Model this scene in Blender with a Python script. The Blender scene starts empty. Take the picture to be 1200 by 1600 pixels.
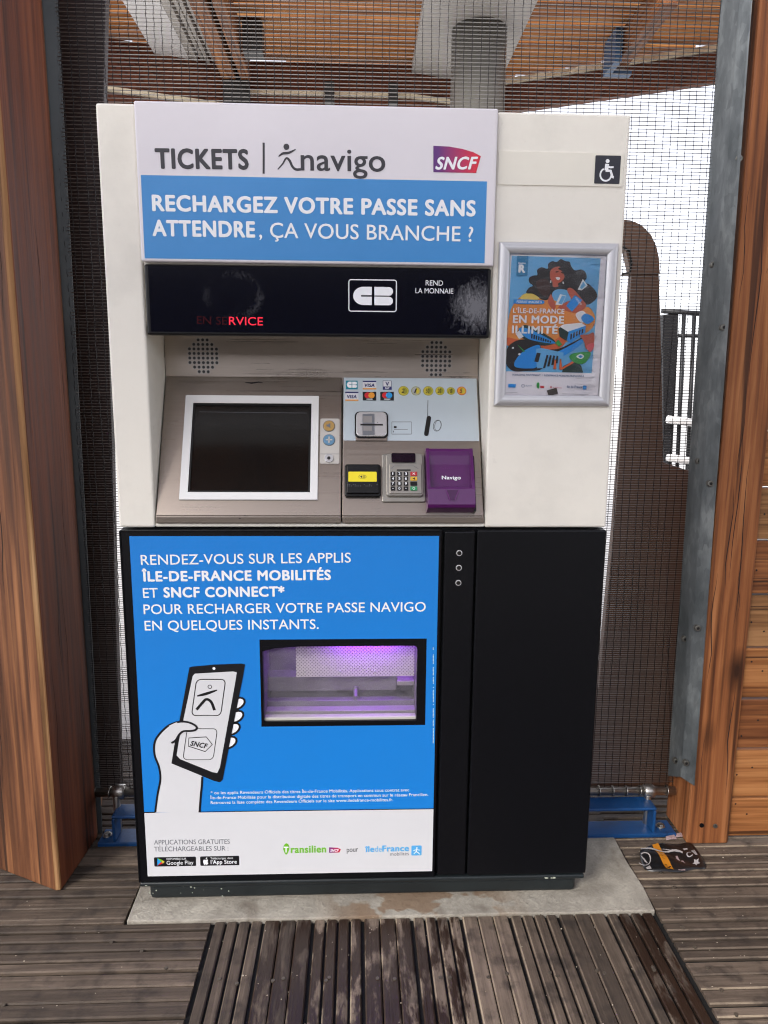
import bpy, bmesh, math, random
from mathutils import Vector, Matrix
random.seed(7)
S = bpy.context.scene
COL = S.collection

# ------------------------------------------------------------------ camera
FPX = 1109.0                                   # focal length in pixels of the 1200x1600 photograph
CAM_LOC = Vector((0.55424, -1.64726, 1.30094))
CR = Vector((0.99927396, -0.03742042, 0.0071603))
CU = Vector((-0.00075224, 0.168522891, 0.985697453))
CF = Vector((0.03809189, 0.98498718, -0.16837239))
cd = bpy.data.cameras.new('camera')
cd.sensor_fit = 'VERTICAL'; cd.sensor_height = 36.0; cd.sensor_width = 27.0
cd.lens = FPX / 1600 * 36.0
cd.clip_start = 0.05; cd.clip_end = 2000
cam = bpy.data.objects.new('camera', cd); COL.objects.link(cam)
M = Matrix((CR, CU, -CF)).transposed().to_4x4(); M.translation = CAM_LOC
cam.matrix_world = M
S.camera = cam

# ------------------------------------------------------------------ light
SUN_TO = Vector((-0.62, -0.70, 0.66)).normalized()      # towards the sun: front left, under the roof edge
w = bpy.data.worlds.new('World'); S.world = w; w.use_nodes = True
nt = w.node_tree; nt.nodes.clear()
wo = nt.nodes.new('ShaderNodeOutputWorld'); bg = nt.nodes.new('ShaderNodeBackground')
sky = nt.nodes.new('ShaderNodeTexSky'); sky.sky_type = 'NISHITA'; sky.sun_disc = False
sky.sun_elevation = math.asin(SUN_TO.z); sky.sun_rotation = math.atan2(SUN_TO.x, SUN_TO.y)
sky.dust_density = 1.2; sky.air_density = 1.2
hs = nt.nodes.new('ShaderNodeHueSaturation'); hs.inputs['Saturation'].default_value = 0.22   # overcast: little blue
nt.links.new(sky.outputs[0], hs.inputs['Color']); tn_ = nt.nodes.new('ShaderNodeMix'); tn_.data_type = 'RGBA'; tn_.blend_type = 'MULTIPLY'; tn_.inputs[0].default_value = 1.0; tn_.inputs[7].default_value = (.98, .96, 1.02, 1)
nt.links.new(hs.outputs[0], tn_.inputs[6]); nt.links.new(tn_.outputs[2], bg.inputs[0]); nt.links.new(bg.outputs[0], wo.inputs[0])
bg.inputs[1].default_value = 0.13
sl = bpy.data.lights.new('sun', 'SUN'); sl.energy = 1.25; sl.angle = math.radians(20); sl.color = (1.0, 0.95, 0.88)
so = bpy.data.objects.new('sun', sl); COL.objects.link(so)
so.rotation_euler = SUN_TO.to_track_quat('Z', 'Y').to_euler(); so.location = (-3, -4, 6)
S.view_settings.view_transform = 'Standard'; S.view_settings.look = 'None'
S.view_settings.gamma = 1.0; S.view_settings.use_curve_mapping = False
S.view_settings.exposure = 1.5
S.cycles.use_denoising = True; S.cycles.denoising_input_passes = 'RGB_ALBEDO_NORMAL'; S.cycles.denoising_prefilter = 'FAST'; S.cycles.pixel_filter_type = 'BLACKMAN_HARRIS'; S.cycles.filter_width = 1.15; S.cycles.sample_clamp_indirect = 4.0

# ------------------------------------------------------------------ pixel helpers (true planes in the place)
def ray(a, b): return CF + CR * ((a - 600) / FPX) - CU * ((b - 800) / FPX)
def PY(a, b, y=0.0):
    d = ray(a, b); return CAM_LOC + d * ((y - CAM_LOC.y) / d.y)
def PZ(a, b, z=0.0):
    d = ray(a, b); return CAM_LOC + d * ((z - CAM_LOC.z) / d.z)

class Plane:
    def __init__(s, o, ex, ey):
        s.o = Vector(o); s.ex = Vector(ex).normalized(); s.ey = Vector(ey).normalized(); s.n = s.ex.cross(s.ey)
    def uv(s, a, b, lift=0.0):
        d = ray(a, b); o = s.o + s.n * lift
        q = CAM_LOC + d * ((o - CAM_LOC).dot(s.n) / d.dot(s.n)) - o
        return (q.dot(s.ex), q.dot(s.ey))
    def px(s, pts, lift=0.0): return [s.uv(a, b, lift) for a, b in pts]
    def pt(s, u, v, w=0.0): return s.o + s.ex * u + s.ey * v + s.n * w

# ------------------------------------------------------------------ materials
def lin(c):
    f = lambda x: x / 12.92 if x <= .04045 else ((x + .055) / 1.055) ** 2.4
    return tuple(f(x / 255) for x in c) + (1.0,)
MATS = {}
class NB:
    def __init__(s, name):
        s.m = bpy.data.materials.new(name); s.m.use_nodes = True; s.t = s.m.node_tree; s.N = s.t.nodes; s.L = s.t.links
        s.p = s.N['Principled BSDF']; MATS[name] = s.m
    def n(s, t, **k):
        o = s.N.new(t)
        for a, b in k.items(): setattr(o, a, b)
        return o
    def link(s, a, b): s.L.new(a, b)
    def coords(s, scale=(1, 1, 1), loc=(0, 0, 0), rot=(0, 0, 0)):
        tc = s.n('ShaderNodeTexCoord'); mp = s.n('ShaderNodeMapping')
        mp.inputs['Scale'].default_value = scale; mp.inputs['Location'].default_value = loc; mp.inputs['Rotation'].default_value = rot
        s.link(tc.outputs['Object'], mp.inputs[0]); return mp.outputs[0]
    def noise(s, vec, scale, detail=4, rough=.55, dist=0.0):
        o = s.n('ShaderNodeTexNoise'); o.inputs['Scale'].default_value = scale; o.inputs['Detail'].default_value = detail
        o.inputs['Roughness'].default_value = rough; o.inputs['Distortion'].default_value = dist
        s.link(vec, o.inputs['Vector']); return o.outputs['Fac']
    def voro(s, vec, scale, feat='F1'):
        o = s.n('ShaderNodeTexVoronoi', feature=feat); o.inputs['Scale'].default_value = scale; s.link(vec, o.inputs['Vector']); return o
    def ramp(s, fac, stops):
        o = s.n('ShaderNodeValToRGB'); e = o.color_ramp.elements
        while len(e) < len(stops): e.new(.5)
        for i, (p, c) in enumerate(stops): e[i].position = p; e[i].color = c if len(c) == 4 else tuple(c) + (1,)
        s.link(fac, o.inputs[0]); return o.outputs[0]
    def mix(s, fac, a, b, mode='MIX'):
        o = s.n('ShaderNodeMix', data_type='RGBA', blend_type=mode)
        for v, i in ((fac, 0), (a, 6), (b, 7)):
            if isinstance(v, (int, float)): o.inputs[i].default_value = v
            elif isinstance(v, tuple): o.inputs[i].default_value = v
            else: s.link(v, o.inputs[i])
        return o.outputs[2]
    def math(s, op, a, b=0.0, clamp=False):
        o = s.n('ShaderNodeMath', operation=op, use_clamp=clamp)
        for v, i in ((a, 0), (b, 1)):
            if isinstance(v, (int, float)): o.inputs[i].default_value = v
            else: s.link(v, o.inputs[i])
        return o.outputs[0]
    def bump(s, h, strength, dist=0.002):
        o = s.n('ShaderNodeBump'); o.inputs['Strength'].default_value = strength; o.inputs['Distance'].default_value = dist
        s.link(h, o.inputs['Height']); s.link(o.outputs[0], s.p.inputs['Normal'])
    def base(s, v):
        if isinstance(v, tuple): s.p.inputs['Base Color'].default_value = v
        else: s.link(v, s.p.inputs['Base Color'])
    def rough(s, v):
        if isinstance(v, (int, float)): s.p.inputs['Roughness'].default_value = v
        else: s.link(v, s.p.inputs['Roughness'])

def simple(name, rgb, rough=.5, metal=0.0, spec=.5, emit=0.0):
    b = NB(name); c = lin(rgb); b.base(c); b.rough(rough); b.p.inputs['Metallic'].default_value = metal
    b.p.inputs['Specular IOR Level'].default_value = spec
    if emit: b.p.inputs['Emission Color'].default_value = c; b.p.inputs['Emission Strength'].default_value = emit
    return b.m

def paint(name, rgb, rough=.45, peel=260, strength=.25, dirt=.12, dscale=3.0):
    b = NB(name); v = b.coords(); c = lin(rgb)
    f = b.noise(v, dscale, 6, .65); f2 = b.noise(v, 45, 3, .6)
    dark = tuple(x * (1 - dirt * 2.2) for x in c[:3]) + (1,)
    col = b.mix(b.ramp(f, [(.48, (0, 0, 0)), (.75, (1, 1, 1))]), c, dark)
    b.base(b.mix(b.ramp(f2, [(.66, (0, 0, 0)), (.72, (.45, .45, .45))]), col, dark))
    b.rough(b.math('ADD', b.math('MULTIPLY', f, .25), rough - .12))
    b.bump(b.noise(v, peel, 2, .5), strength, .0012); return b.m

def sticker(name, rgb, rough=.38):
    b = NB(name); v = b.coords(); c = lin(rgb)
    f = b.noise(v, 5, 5, .6); d = tuple(x * .9 for x in c[:3]) + (1,)
    b.base(b.mix(f, c, d)); b.rough(b.math('ADD', b.math('MULTIPLY', f, .2), rough - .1))
    hb = b.math('ADD', b.noise(v, 22, 3, .5, .4), b.math('MULTIPLY', b.noise(v, 300, 2), .12))
    b.bump(hb, .12, .004); return b.m

def wood(name, stops, axis='z', sc=1.0, rough=.6, grain=.5, knots=True, fleck=True, streak=1.0):
    """stops: three sRGB colours dark, mid, light; grain along the axis"""
    b = NB(name); st = {'z': (8 * sc, 8 * sc, .55 * sc), 'x': (.55 * sc, 8 * sc, 8 * sc), 'y': (8 * sc, .55 * sc, 8 * sc)}[axis]
    fi = {'z': (110, 110, 2.2), 'x': (2.2, 110, 110), 'y': (110, 2.2, 110)}[axis]
    if axis == 'z': fi = (75, 75, 1.6)
    kn = {'z': (8, 8, 3.6), 'x': (3.6, 8, 8), 'y': (8, 3.6, 8)}[axis]
    v = b.coords(st); vf = b.coords(fi)
    f = b.noise(v, 1.6, 7, .62, .9); fib = b.noise(vf, 1.0, 3, .6)
    wv = b.n('ShaderNodeTexWave', wave_type='BANDS', bands_direction={'z': 'X', 'x': 'Z', 'y': 'X'}[axis])
    wv.inputs['Scale'].default_value = 1.1; wv.inputs['Distortion'].default_value = 7.0; wv.inputs['Detail'].default_value = 3; wv.inputs['Detail Scale'].default_value = .8
    b.link(v, wv.inputs[0])
    mixf = b.math('ADD', b.math('MULTIPLY', f, .58), b.math('ADD', b.math('MULTIPLY', wv.outputs['Fac'], .07), b.math('MULTIPLY', fib, .37)))
    col = b.ramp(mixf, [(.33, lin(stops[0])), (.5, lin(stops[1])), (.68, lin(stops[2]))])
    col = b.mix(streak, col, b.ramp(fib, [(.36, (.50, .47, .44)), (.5, (.92, .9, .88)), (.62, (1, 1, 1))]), 'MULTIPLY')
    pt_ = b.noise(b.coords(tuple(x * .3 for x in st)), 2.2, 5, .65)
    col = b.mix(.4 + .6 * streak, col, b.ramp(pt_, [(.36, (.76, .73, .70)), (.6, (1, 1, 1))]), 'MULTIPLY')
    h = b.math('ADD', b.math('MULTIPLY', fib, .7), b.math('MULTIPLY', f, .5))
    if knots:
        k = b.voro(b.coords(kn), .62); km = b.ramp(k.outputs['Distance'], [(.04, (1, 1, 1)), (.1, (.55, .55, .55)), (.17, (0, 0, 0))])
        dk = tuple(x * .3 for x in lin(stops[0])[:3]) + (1,)
        col = b.mix(km, col, dk)
    if fleck:
        ck = b.noise(b.coords(tuple(x * .35 for x in fi)), 1.2, 2, .5)
        dk = tuple(x * .35 for x in lin(stops[0])[:3]) + (1,)
        col = b.mix(b.ramp(ck, [(.62, (0, 0, 0)), (.67, (.85, .85, .85))]), col, dk)
    b.base(col); b.rough(b.math('ADD', b.math('MULTIPLY', fib, .25), rough - .1)); b.bump(h, grain, .003)
    b.p.inputs['Specular IOR Level'].default_value = .3
    return b.m

def steel(name, rgb, rough=.34, axis=(3, 3, 420), smudge=True):
    b = NB(name); v = b.coords(axis); c = lin(rgb)
    f = b.noise(v, 1.0, 1, .5); s1 = b.noise(b.coords((.6, 1, 1.6)), 6, 5, .6)
    b.base(b.mix(b.math('ADD', b.math('MULTIPLY', s1, .8), b.math('MULTIPLY', f, .18)), c, tuple(x * .62 for x in c[:3]) + (1,)))
    b.p.inputs['Metallic'].default_value = 1.0
    b.rough(b.math('ADD', b.math('MULTIPLY', f, .22), b.math('ADD', b.math('MULTIPLY', s1, .26), rough - .2)))
    b.bump(f, .03, .0006); return b.m

def galv(name):
    b = NB(name); v = b.coords((1, 1, .5)); k = b.voro(v, 70)
    f = b.noise(b.coords((1, 1, .35)), 14, 6, .65)
    sp = b.n('ShaderNodeSeparateColor'); b.link(k.outputs['Color'], sp.inputs[0])
    t = b.math('ADD', b.math('MULTIPLY', sp.outputs[0], .10), b.math('MULTIPLY', f, .86))
    b.base(b.ramp(t, [(.3, lin((74, 80, 82))), (.5, lin((100, 105, 107))), (.72, lin((142, 147, 147)))]))
    b.p.inputs['Metallic'].default_value = .35; b.rough(b.math('ADD', b.math('MULTIPLY', f, .25), .38)); b.bump(f, .1, .002); return b.m

def concrete(name, stops, stain=None):
    b = NB(name); v = b.coords()
    f = b.noise(v, 9, 9, .72); f2 = b.noise(v, 140, 5, .7)
    col = b.ramp(b.math('ADD', b.math('MULTIPLY', f, .75), b.math('MULTIPLY', f2, .25)), [(.3, lin(stops[0])), (.5, lin(stops[1])), (.7, lin(stops[2]))])
    if stain:
        sn = b.noise(b.coords((1, 1.4, 1), (3.1, .4, 0)), 5.5, 4, .6, .3)
        sx = b.n('ShaderNodeSeparateXYZ'); b.link(b.coords(), sx.inputs[0])
        inx = b.math('SUBTRACT', 1.0, b.math('MULTIPLY', b.math('ABSOLUTE', b.math('SUBTRACT', sx.outputs[0], .72)), 3.2), True)
        m = b.ramp(b.math('MULTIPLY', b.ramp(sn, [(.44, (0, 0, 0)), (.5, (1, 1, 1))]), inx), [(.1, (0, 0, 0)), (.5, (.75, .75, .75))])
        col = b.mix(m, col, lin(stain))
        d = b.noise(b.coords((1, 1, 1), (9, 2, 0)), 9, 3, .5)
        col = b.mix(b.ramp(d, [(.62, (0, 0, 0)), (.7, (.5, .5, .5))]), col, lin((92, 80, 68)))
    b.base(col); b.rough(.85); b.bump(b.math('ADD', f, b.math('MULTIPLY', f2, .6)), .8, .008); return b.m

def deckwood(name, stops, wet):
    b = NB(name)
    at = b.n('ShaderNodeAttribute'); at.attribute_name = 'tint'; ax = b.n('ShaderNodeSeparateColor'); b.link(at.outputs['Color'], ax.inputs[0])
    # G channel says which way the board runs
    vx = b.coords((1.6, 46, 46)); vy = b.coords((46, 1.6, 46))
    vm = b.n('ShaderNodeMix', data_type='VECTOR'); b.link(ax.outputs[1], vm.inputs[0]); b.link(vx, vm.inputs[4]); b.link(vy, vm.inputs[5])
    gr = b.noise(vm.outputs[1], 1.6, 5, .65, .5); blotch = b.noise(b.coords(), 9, 6, .65)
    vx2 = b.coords((5, 170, 170)); vy2 = b.coords((170, 5, 170)); vm2 = b.n('ShaderNodeMix', data_type='VECTOR'); b.link(ax.outputs[1], vm2.inputs[0]); b.link(vx2, vm2.inputs[4]); b.link(vy2, vm2.inputs[5])
    fg = b.noise(vm2.outputs[1], 1.0, 3, .6)
    t = b.math('ADD', b.math('MULTIPLY', gr, .42), b.math('ADD', b.math('MULTIPLY', fg, .22), b.math('ADD', b.math('MULTIPLY', blotch, .2), b.math('MULTIPLY', ax.outputs[0], .26))))
    col = b.ramp(t, [(.3, lin(stops[0])), (.52, lin(stops[1])), (.76, lin(stops[2]))])
    # grime spots
    sp = b.noise(b.coords((1, 1, 1), (4, 7, 0)), 17, 4, .6)
    col = b.mix(b.ramp(sp, [(.5, (0, 0, 0)), (.66, (.7, .7, .7))]), col, lin((44, 38, 34)))
    # wet patches, kept to the boards marked in the B channel
    wn = b.noise(b.coords((2.0, .55, 1), (.7, 1.3, 0)), 12, 8, .68, .25)
    wm = b.math('MULTIPLY', b.ramp(b.math('ADD', wn, b.math('MULTIPLY', ax.outputs[2], .28)), [(.56, (0, 0, 0)), (.63, (.92, .92, .92))]), b.math('MULTIPLY', ax.outputs[2], 3.0, True))
    col = b.mix(wm, col, lin(wet)); b.base(col)
    b.rough(b.math('SUBTRACT', b.math('ADD', b.math('MULTIPLY', gr, .2), .62), b.math('MULTIPLY', wm, .42)))
    b.bump(b.math('ADD', gr, fg), .6, .0025); b.p.inputs['Specular IOR Level'].default_value = .35; return b.m

def gradient(name, c0, c1, x0, x1, rough=.35):
    b = NB(name); sx = b.n('ShaderNodeSeparateXYZ'); b.link(b.coords(), sx.inputs[0])
    mr = b.n('ShaderNodeMapRange'); mr.inputs[1].default_value = x0; mr.inputs[2].default_value = x1; b.link(sx.outputs[0], mr.inputs[0])
    b.base(b.ramp(mr.outputs[0], [(0.1, lin(c0)), (.9, lin(c1))])); b.rough(rough); return b.m

CREAM = paint('cream_paint', (231, 227, 215), .5, 150, .5, .055, 5.5)
CREAM2 = paint('cream_label', (229, 225, 211), .45, 320, .12, .03)
BLACK = paint('black_paint', (11, 12, 16), .36, 230, .25, .1); BLACK.node_tree.nodes['Principled BSDF'].inputs['Specular IOR Level'].default_value = .22
BLACK2 = paint('plinth_paint', (28, 34, 36), .4, 120, .25, .2)
WHITE = sticker('white_vinyl', (224, 220, 224)); WHITE2 = sticker('white_print', (216, 217, 219))
BLUE = sticker('blue_vinyl', (56, 138, 204)); BLUE2 = sticker('blue_print', (22, 128, 214))
TXT_W = simple('white_ink', (238, 240, 242), .45); TXT_K = simple('charcoal_ink', (45, 44, 50), .45); TXT_N = simple('black_ink', (14, 15, 20), .4)
TXT_G = simple('grey_ink', (105, 108, 114), .5)
STEEL = steel('brushed_steel', (196, 184, 172), .28); STEEL2 = steel('brushed_steel_console', (160, 149, 139), .28)
CHROME = simple('satin_chrome', (205, 205, 206), .25, .5); ALU = simple('anodised_aluminium', (196, 196, 198), .42, .55)
BEZEL = simple('bezel_white', (222, 222, 220), .4)
DARKHOLE = simple('dark_hole', (12, 11, 10), .8)
GALV = galv('galvanised_steel')
RUB = simple('black_plastic', (10, 10, 12), .35, 0, .3); PURPLE = simple('purple_plastic', (78, 16, 84), .3)

# ------------------------------------------------------------------ mesh builder
TEXTC = {}
def text2d(body, shear=0.0, bold=0.0, spacing=1.0):
    key = (body, shear, bold, spacing)
    if key in TEXTC: return TEXTC[key]
    c = bpy.data.curves.new('t', 'FONT'); c.body = body; c.shear = shear; c.resolution_u = 4; c.space_character = spacing; c.offset = bold
    o = bpy.data.objects.new('t', c); COL.objects.link(o)
    bpy.context.view_layer.update()
    m = bpy.data.meshes.new_from_object(o.evaluated_get(bpy.context.evaluated_depsgraph_get()))
    v = [(p.co.x, p.co.y) for p in m.vertices]; f = [tuple(p.vertices) for p in m.polygons]
    x0 = min(p[0] for p in v); x1 = max(p[0] for p in v)
    v = [(p[0] - x0, p[1]) for p in v]
    bpy.data.objects.remove(o); bpy.data.curves.remove(c); bpy.data.meshes.remove(m)
    TEXTC[key] = (v, f, x1 - x0); return TEXTC[key]
_hv = text2d('H'); CAP = max(p[1] for p in _hv[0])

def smooth_pts(pts, n=6, closed=False):
    out = []; m = len(pts)
    rng = range(m if closed else m - 1)
    for i in rng:
        if closed: p0, p1, p2, p3 = pts[(i - 1) % m], pts[i], pts[(i + 1) % m], pts[(i + 2) % m]
        else: p0, p1, p2, p3 = pts[max(i - 1, 0)], pts[i], pts[i + 1], pts[min(i + 2, m - 1)]
        for k in range(n):
            t = k / n
            out.append(tuple(.5 * (2 * b + (c - a) * t + (2 * a - 5 * b + 4 * c - d) * t * t + (3 * b - a - 3 * c + d) * t ** 3) for a, b, c, d in zip(p0, p1, p2, p3)))
    if not closed: out.append(tuple(pts[-1]))
    return out

class MB:
    def __init__(s): s.bm = bmesh.new(); s.mats = []; s.tint = None
    def mi(s, m):
        if m not in s.mats: s.mats.append(m)
        return s.mats.index(m)
    def face(s, pts, m, smooth=False):
        try: f = s.bm.faces.new([s.bm.verts.new(p) for p in pts])
        except ValueError: return None
        f.material_index = s.mi(m); f.smooth = smooth; return f
    def hull(s, a, b, m, cap0=True, cap1=True, smooth=False):
        """two equal loops of points bridged, with end caps"""
        i = s.mi(m); va = [s.bm.verts.new(p) for p in a]; vb = [s.bm.verts.new(p) for p in b]; n = len(a); fs = []
        for k in range(n):
            f = s.bm.faces.new((va[k], va[(k + 1) % n], vb[(k + 1) % n], vb[k])); f.smooth = smooth; fs.append(f)
        if cap0: fs.append(s.bm.faces.new(va[::-1]))
        if cap1: fs.append(s.bm.faces.new(vb))
        for f in fs: f.material_index = i
        bmesh.ops.recalc_face_normals(s.bm, faces=fs); return fs
    def box(s, x0, x1, y0, y1, z0, z1, m):
        a = [(x0, y0, z0), (x1, y0, z0), (x1, y1, z0), (x0, y1, z0)]; return s.hull([Vector(p) for p in a], [Vector((p[0], p[1], z1)) for p in a], m)
    def prism(s, P, uv, w0, w1, m):
        return s.hull([P.pt(u, v, w0) for u, v in uv], [P.pt(u, v, w1) for u, v in uv], m)
    def flat(s, P, uv, w, m): return s.face([P.pt(u, v, w) for u, v in uv], m)
    def rect(s, P, u0, u1, v0, v1, w0, w1, m, r=0.0):
        return s.prism(P, rrect(u0, u1, v0, v1, r), w0, w1, m)
    def disc(s, P, c, r, w, m, n=28, w0=None, ry=None):
        uv = [(c[0] + r * math.cos(t * 2 * math.pi / n), c[1] + (ry or r) * math.sin(t * 2 * math.pi / n)) for t in range(n)]
        return s.flat(P, uv, w, m) if w0 is None else s.prism(P, uv, w0, w, m)
    def ring(s, P, c, r0, r1, w, m, n=28, k=1.0):
        for t in range(n):
            a, b = t * 2 * math.pi / n, (t + 1) * 2 * math.pi / n
            s.face([P.pt(c[0] + q * math.cos(g), c[1] + q * k * math.sin(g), w) for q, g in ((r0, a), (r1, a), (r1, b), (r0, b))], m)
    def stroke(s, P, pts, width, w, m, closed=False):
        n = len(pts); L = []; R = []
        wd = width if isinstance(width, list) else [width] * n
        for i in range(n):
            a = pts[(i - 1) % n] if closed or i else pts[i]; b = pts[(i + 1) % n] if closed or i < n - 1 else pts[i]
            dx, dy = b[0] - a[0], b[1] - a[1]; l = math.hypot(dx, dy) or 1; h = wd[i] / 2
            L.append((pts[i][0] - dy / l * h, pts[i][1] + dx / l * h)); R.append((pts[i][0] + dy / l * h, pts[i][1] - dx / l * h))
        for i in range(n if closed else n - 1):
            j = (i + 1) % n; s.flat(P, [L[i], R[i], R[j], L[j]], w, m)
    def text(s, P, body, p0, p1, w, m, cap=None, bold=0.0, shear=0.0, spacing=1.0):
        """p0, p1: uv of the ends of the baseline; cap: height of capitals"""
        v, f, wd = text2d(body, shear, 0.0, spacing + bold * 1.6)
        dx, dy = p1[0] - p0[0], p1[1] - p0[1]; l = math.hypot(dx, dy); sx = l / (wd + bold * CAP * 2); ux, uy = dx / l, dy / l
        sy = cap / CAP if cap else sx
        offs = [(0, 0)]
        if bold: offs = [(0, 0), (-1, 0), (1, 0), (0, .8), (0, -.8), (.7, .6), (-.7, .6), (.7, -.6), (-.7, -.6)]
        i = s.mi(m)
        for k, (ox, oy) in enumerate(offs):
            bx, by = ox * bold * CAP, oy * bold * CAP
            vs = []
            for x, y in v:
                a, b = (x + bold * CAP + bx) * sx, (y + by) * sy
                vs.append(s.bm.verts.new(P.pt(p0[0] + a * ux - b * uy, p0[1] + a * uy + b * ux, w + k * 2e-5)))
            for q in f:
                try: s.bm.faces.new([vs[t] for t in q]).material_index = i
                except ValueError: pass
    def tube(s, pts, r, m, n=8, smooth=True):
        rings = []; N = len(pts)
        for i, p in enumerate(pts):
            p = Vector(p); d = (Vector(pts[min(i + 1, N - 1)]) - Vector(pts[max(i - 1, 0)])).normalized()
            a = d.orthogonal() if i == 0 else (rings[-1][1] - d * rings[-1][1].dot(d)); a.normalize(); c = d.cross(a)
            rr = r[i] if isinstance(r, list) else r
            rings.append(([s.bm.verts.new(p + a * rr * math.cos(t * 2 * math.pi / n) + c * rr * math.sin(t * 2 * math.pi / n)) for t in range(n)], a))
        i = s.mi(m); fs = []
        for q in range(N - 1):
            A, B = rings[q][0], rings[q + 1][0]
            for t in range(n):
                f = s.bm.faces.new((A[t], A[(t + 1) % n], B[(t + 1) % n], B[t])); f.material_index = i; f.smooth = smooth; fs.append(f)
        for e in (rings[0][0][::-1], rings[-1][0]):
            f = s.bm.faces.new(e); f.material_index = i; fs.append(f)
        bmesh.ops.recalc_face_normals(s.bm, faces=fs)
    def build(s, name, parent=None, bevel=0.0, seg=2, angle=40):
        me = bpy.data.meshes.new(name); s.bm.to_mesh(me); s.bm.free()
        for m in s.mats: me.materials.append(m)
        o = bpy.data.objects.new(name, me); COL.objects.link(o)
        if parent is not None: adopt(o, parent)
        if bevel:
            b = o.modifiers.new('bevel', 'BEVEL'); b.width = bevel; b.segments = seg; b.limit_method = 'ANGLE'; b.angle_limit = math.radians(angle); b.harden_normals = False
        return o

def world_of(o):
    m = Matrix.Translation(o.location)
    if o.parent: m = world_of(o.parent) @ o.matrix_parent_inverse @ m
    return m
def adopt(o, parent):
    o.parent = parent; o.matrix_parent_inverse = world_of(parent).inverted()
def rrect(u0, u1, v0, v1, r=0.0, n=5):
    if r <= 0: return [(u0, v0), (u1, v0), (u1, v1), (u0, v1)]
    out = []
    for cx, cy, a0 in ((u1 - r, v0 + r, -90), (u1 - r, v1 - r, 0), (u0 + r, v1 - r, 90), (u0 + r, v0 + r, 180)):
        for k in range(n + 1):
            a = math.radians(a0 + 90 * k / n); out.append((cx + r * math.cos(a), cy + r * math.sin(a)))
    return out
def thing(name, label, cat, loc=(0, 0, 0), group=None):
    o = bpy.data.objects.new(name, None); COL.objects.link(o); o.location = loc; o.empty_display_size = .1
    return tag(o, label, cat, group)
def tag(o, label, cat, group=None):
    o['label'] = label; o['category'] = cat
    if group: o['group'] = group
    return o
def kind(o, k='structure'): o['kind'] = k; return o
def quad(P, pts, lift=0.0): return P.px(pts, lift)
def span(P, pts, lift=0.0):
    """bounding u0,u1,v0,v1 of pixels laid on a plane"""
    q = P.px(pts, lift); return min(a for a, b in q), max(a for a, b in q), min(b for a, b in q), max(b for a, b in q)

FRONT = Plane((0, 0, 0), (1, 0, 0), (0, 0, 1))          # cabinet face, normal towards the viewer
GROUND = Plane((0, 0, 0), (1, 0, 0), (0, 1, 0))
MZ = PY(0, 0).z
def PX(P, a, b, lift=0.0): return P.uv(a, b, lift)

# ================================================================== SETTING: deck, pad, ground beyond
DECK = deckwood('weathered_deck', [(42, 36, 31), (78, 67, 57), (122, 107, 93)], (40, 27, 20))
DECK_E = deckwood('worn_deck_edge', [(64, 55, 46), (104, 91, 78), (160, 144, 122)], (44, 30, 22))
GAP = simple('deck_gap', (10, 9, 8), .9)
NAIL = simple('nail_head', (96, 88, 78), .5, .5)
PITCH = (1.307 - .2) / 9.0
deck = MB(); tint = deck.bm.loops.layers.float_color.new('tint')
def strip(a0, a1, l0, l1, run, z, tn, wet, worn=True):
    """one ridge of a board: a0..a1 across, l0..l1 along; run 'x' or 'y'"""
    c = min(.0028, (a1 - a0) * .12); e = .0105
    prof = [(a0, z - e), (a0, z - c), (a0 + c, z), (a1 - c, z), (a1, z - c), (a1, z - e)]
    if run == 'y': P = lambda a, zz, l: Vector((a, l, zz))
    else: P = lambda a, zz, l: Vector((l, a, zz))
    fs = deck.hull([P(a, zz, l0) for a, zz in prof], [P(a, zz, l1) for a, zz in prof], DECK)
    for k in (1, 3):
        if worn: fs[k].material_index = deck.mi(DECK_E)
    for f in fs:
        for lp in f.loops: lp[tint] = (tn, 1.0 if run == 'y' else 0.0, wet, 1)
def boards(a_start, count, l0, l1, run, first, wetf=None, lo=None, hi=None, worn=True, gs=1.0):
    a = a_start; kindn = first
    for i in range(count):
        n = 4 if (kindn + i) % 2 == 0 else 3
        gap = .009 * gs; g = (.0058 if n == 4 else .0026) * gs
        wdt = (PITCH - gap - g * (n - 1)) / n; z = random.uniform(-.0012, .0008); base = random.choice((.12, .35, .5, .62, .9))
        for k in range(n):
            s0 = a + gap / 2 + k * (wdt + g); s1 = s0 + wdt
            if lo is not None: s0 = max(s0, lo)
            if hi is not None: s1 = min(s1, hi)
            if s1 - s0 < .004: continue
            wv = wetf(i, k) if wetf else 0.0
            strip(s0, s1, l0, l1, run, z + random.uniform(-.0004, .0004), min(1, max(0, base + random.uniform(-.25, .25))), wv, worn and random.random() < .8)
        a += PITCH
WET = {0: .0, 1: .5, 2: .55, 3: .5, 4: .35, 5: .0, 6: .0, 7: .0, 8: .55}
boards(.2, 9, -3.2, -.070, 'y', 0, lambda i, k: WET[i] * (1.0 if not (i == 8 and k < 1) else .2))
aL = PZ(100, 1457).y; aR = PZ(1158, 1498).y
nL = 30; startL = aL - 24 * PITCH
boards(startL, nL, -3.5, .193, 'x', 1, None, hi=-.070, worn=False, gs=.95)
cnt = int((.62 - (-.070)) / PITCH) + 2
startL2 = aL + round((-.070 - aL) / PITCH - 1) * PITCH
boards(startL2, 9, -3.5, -.022, 'x', int(round((startL2 - aL) / PITCH)) + 1, None, lo=-.066, worn=False, gs=.95)
startR = aR - 24 * PITCH
boards(startR, 24 + 8, 1.318, 5.5, 'x', 0)
boards(startL2 + 2 * PITCH, 7, -.02, 1.317, 'x', 1, None, lo=.236)
deck.box(-3.5, 5.5, -3.2, .75, -.05, -.0104, GAP)
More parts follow.
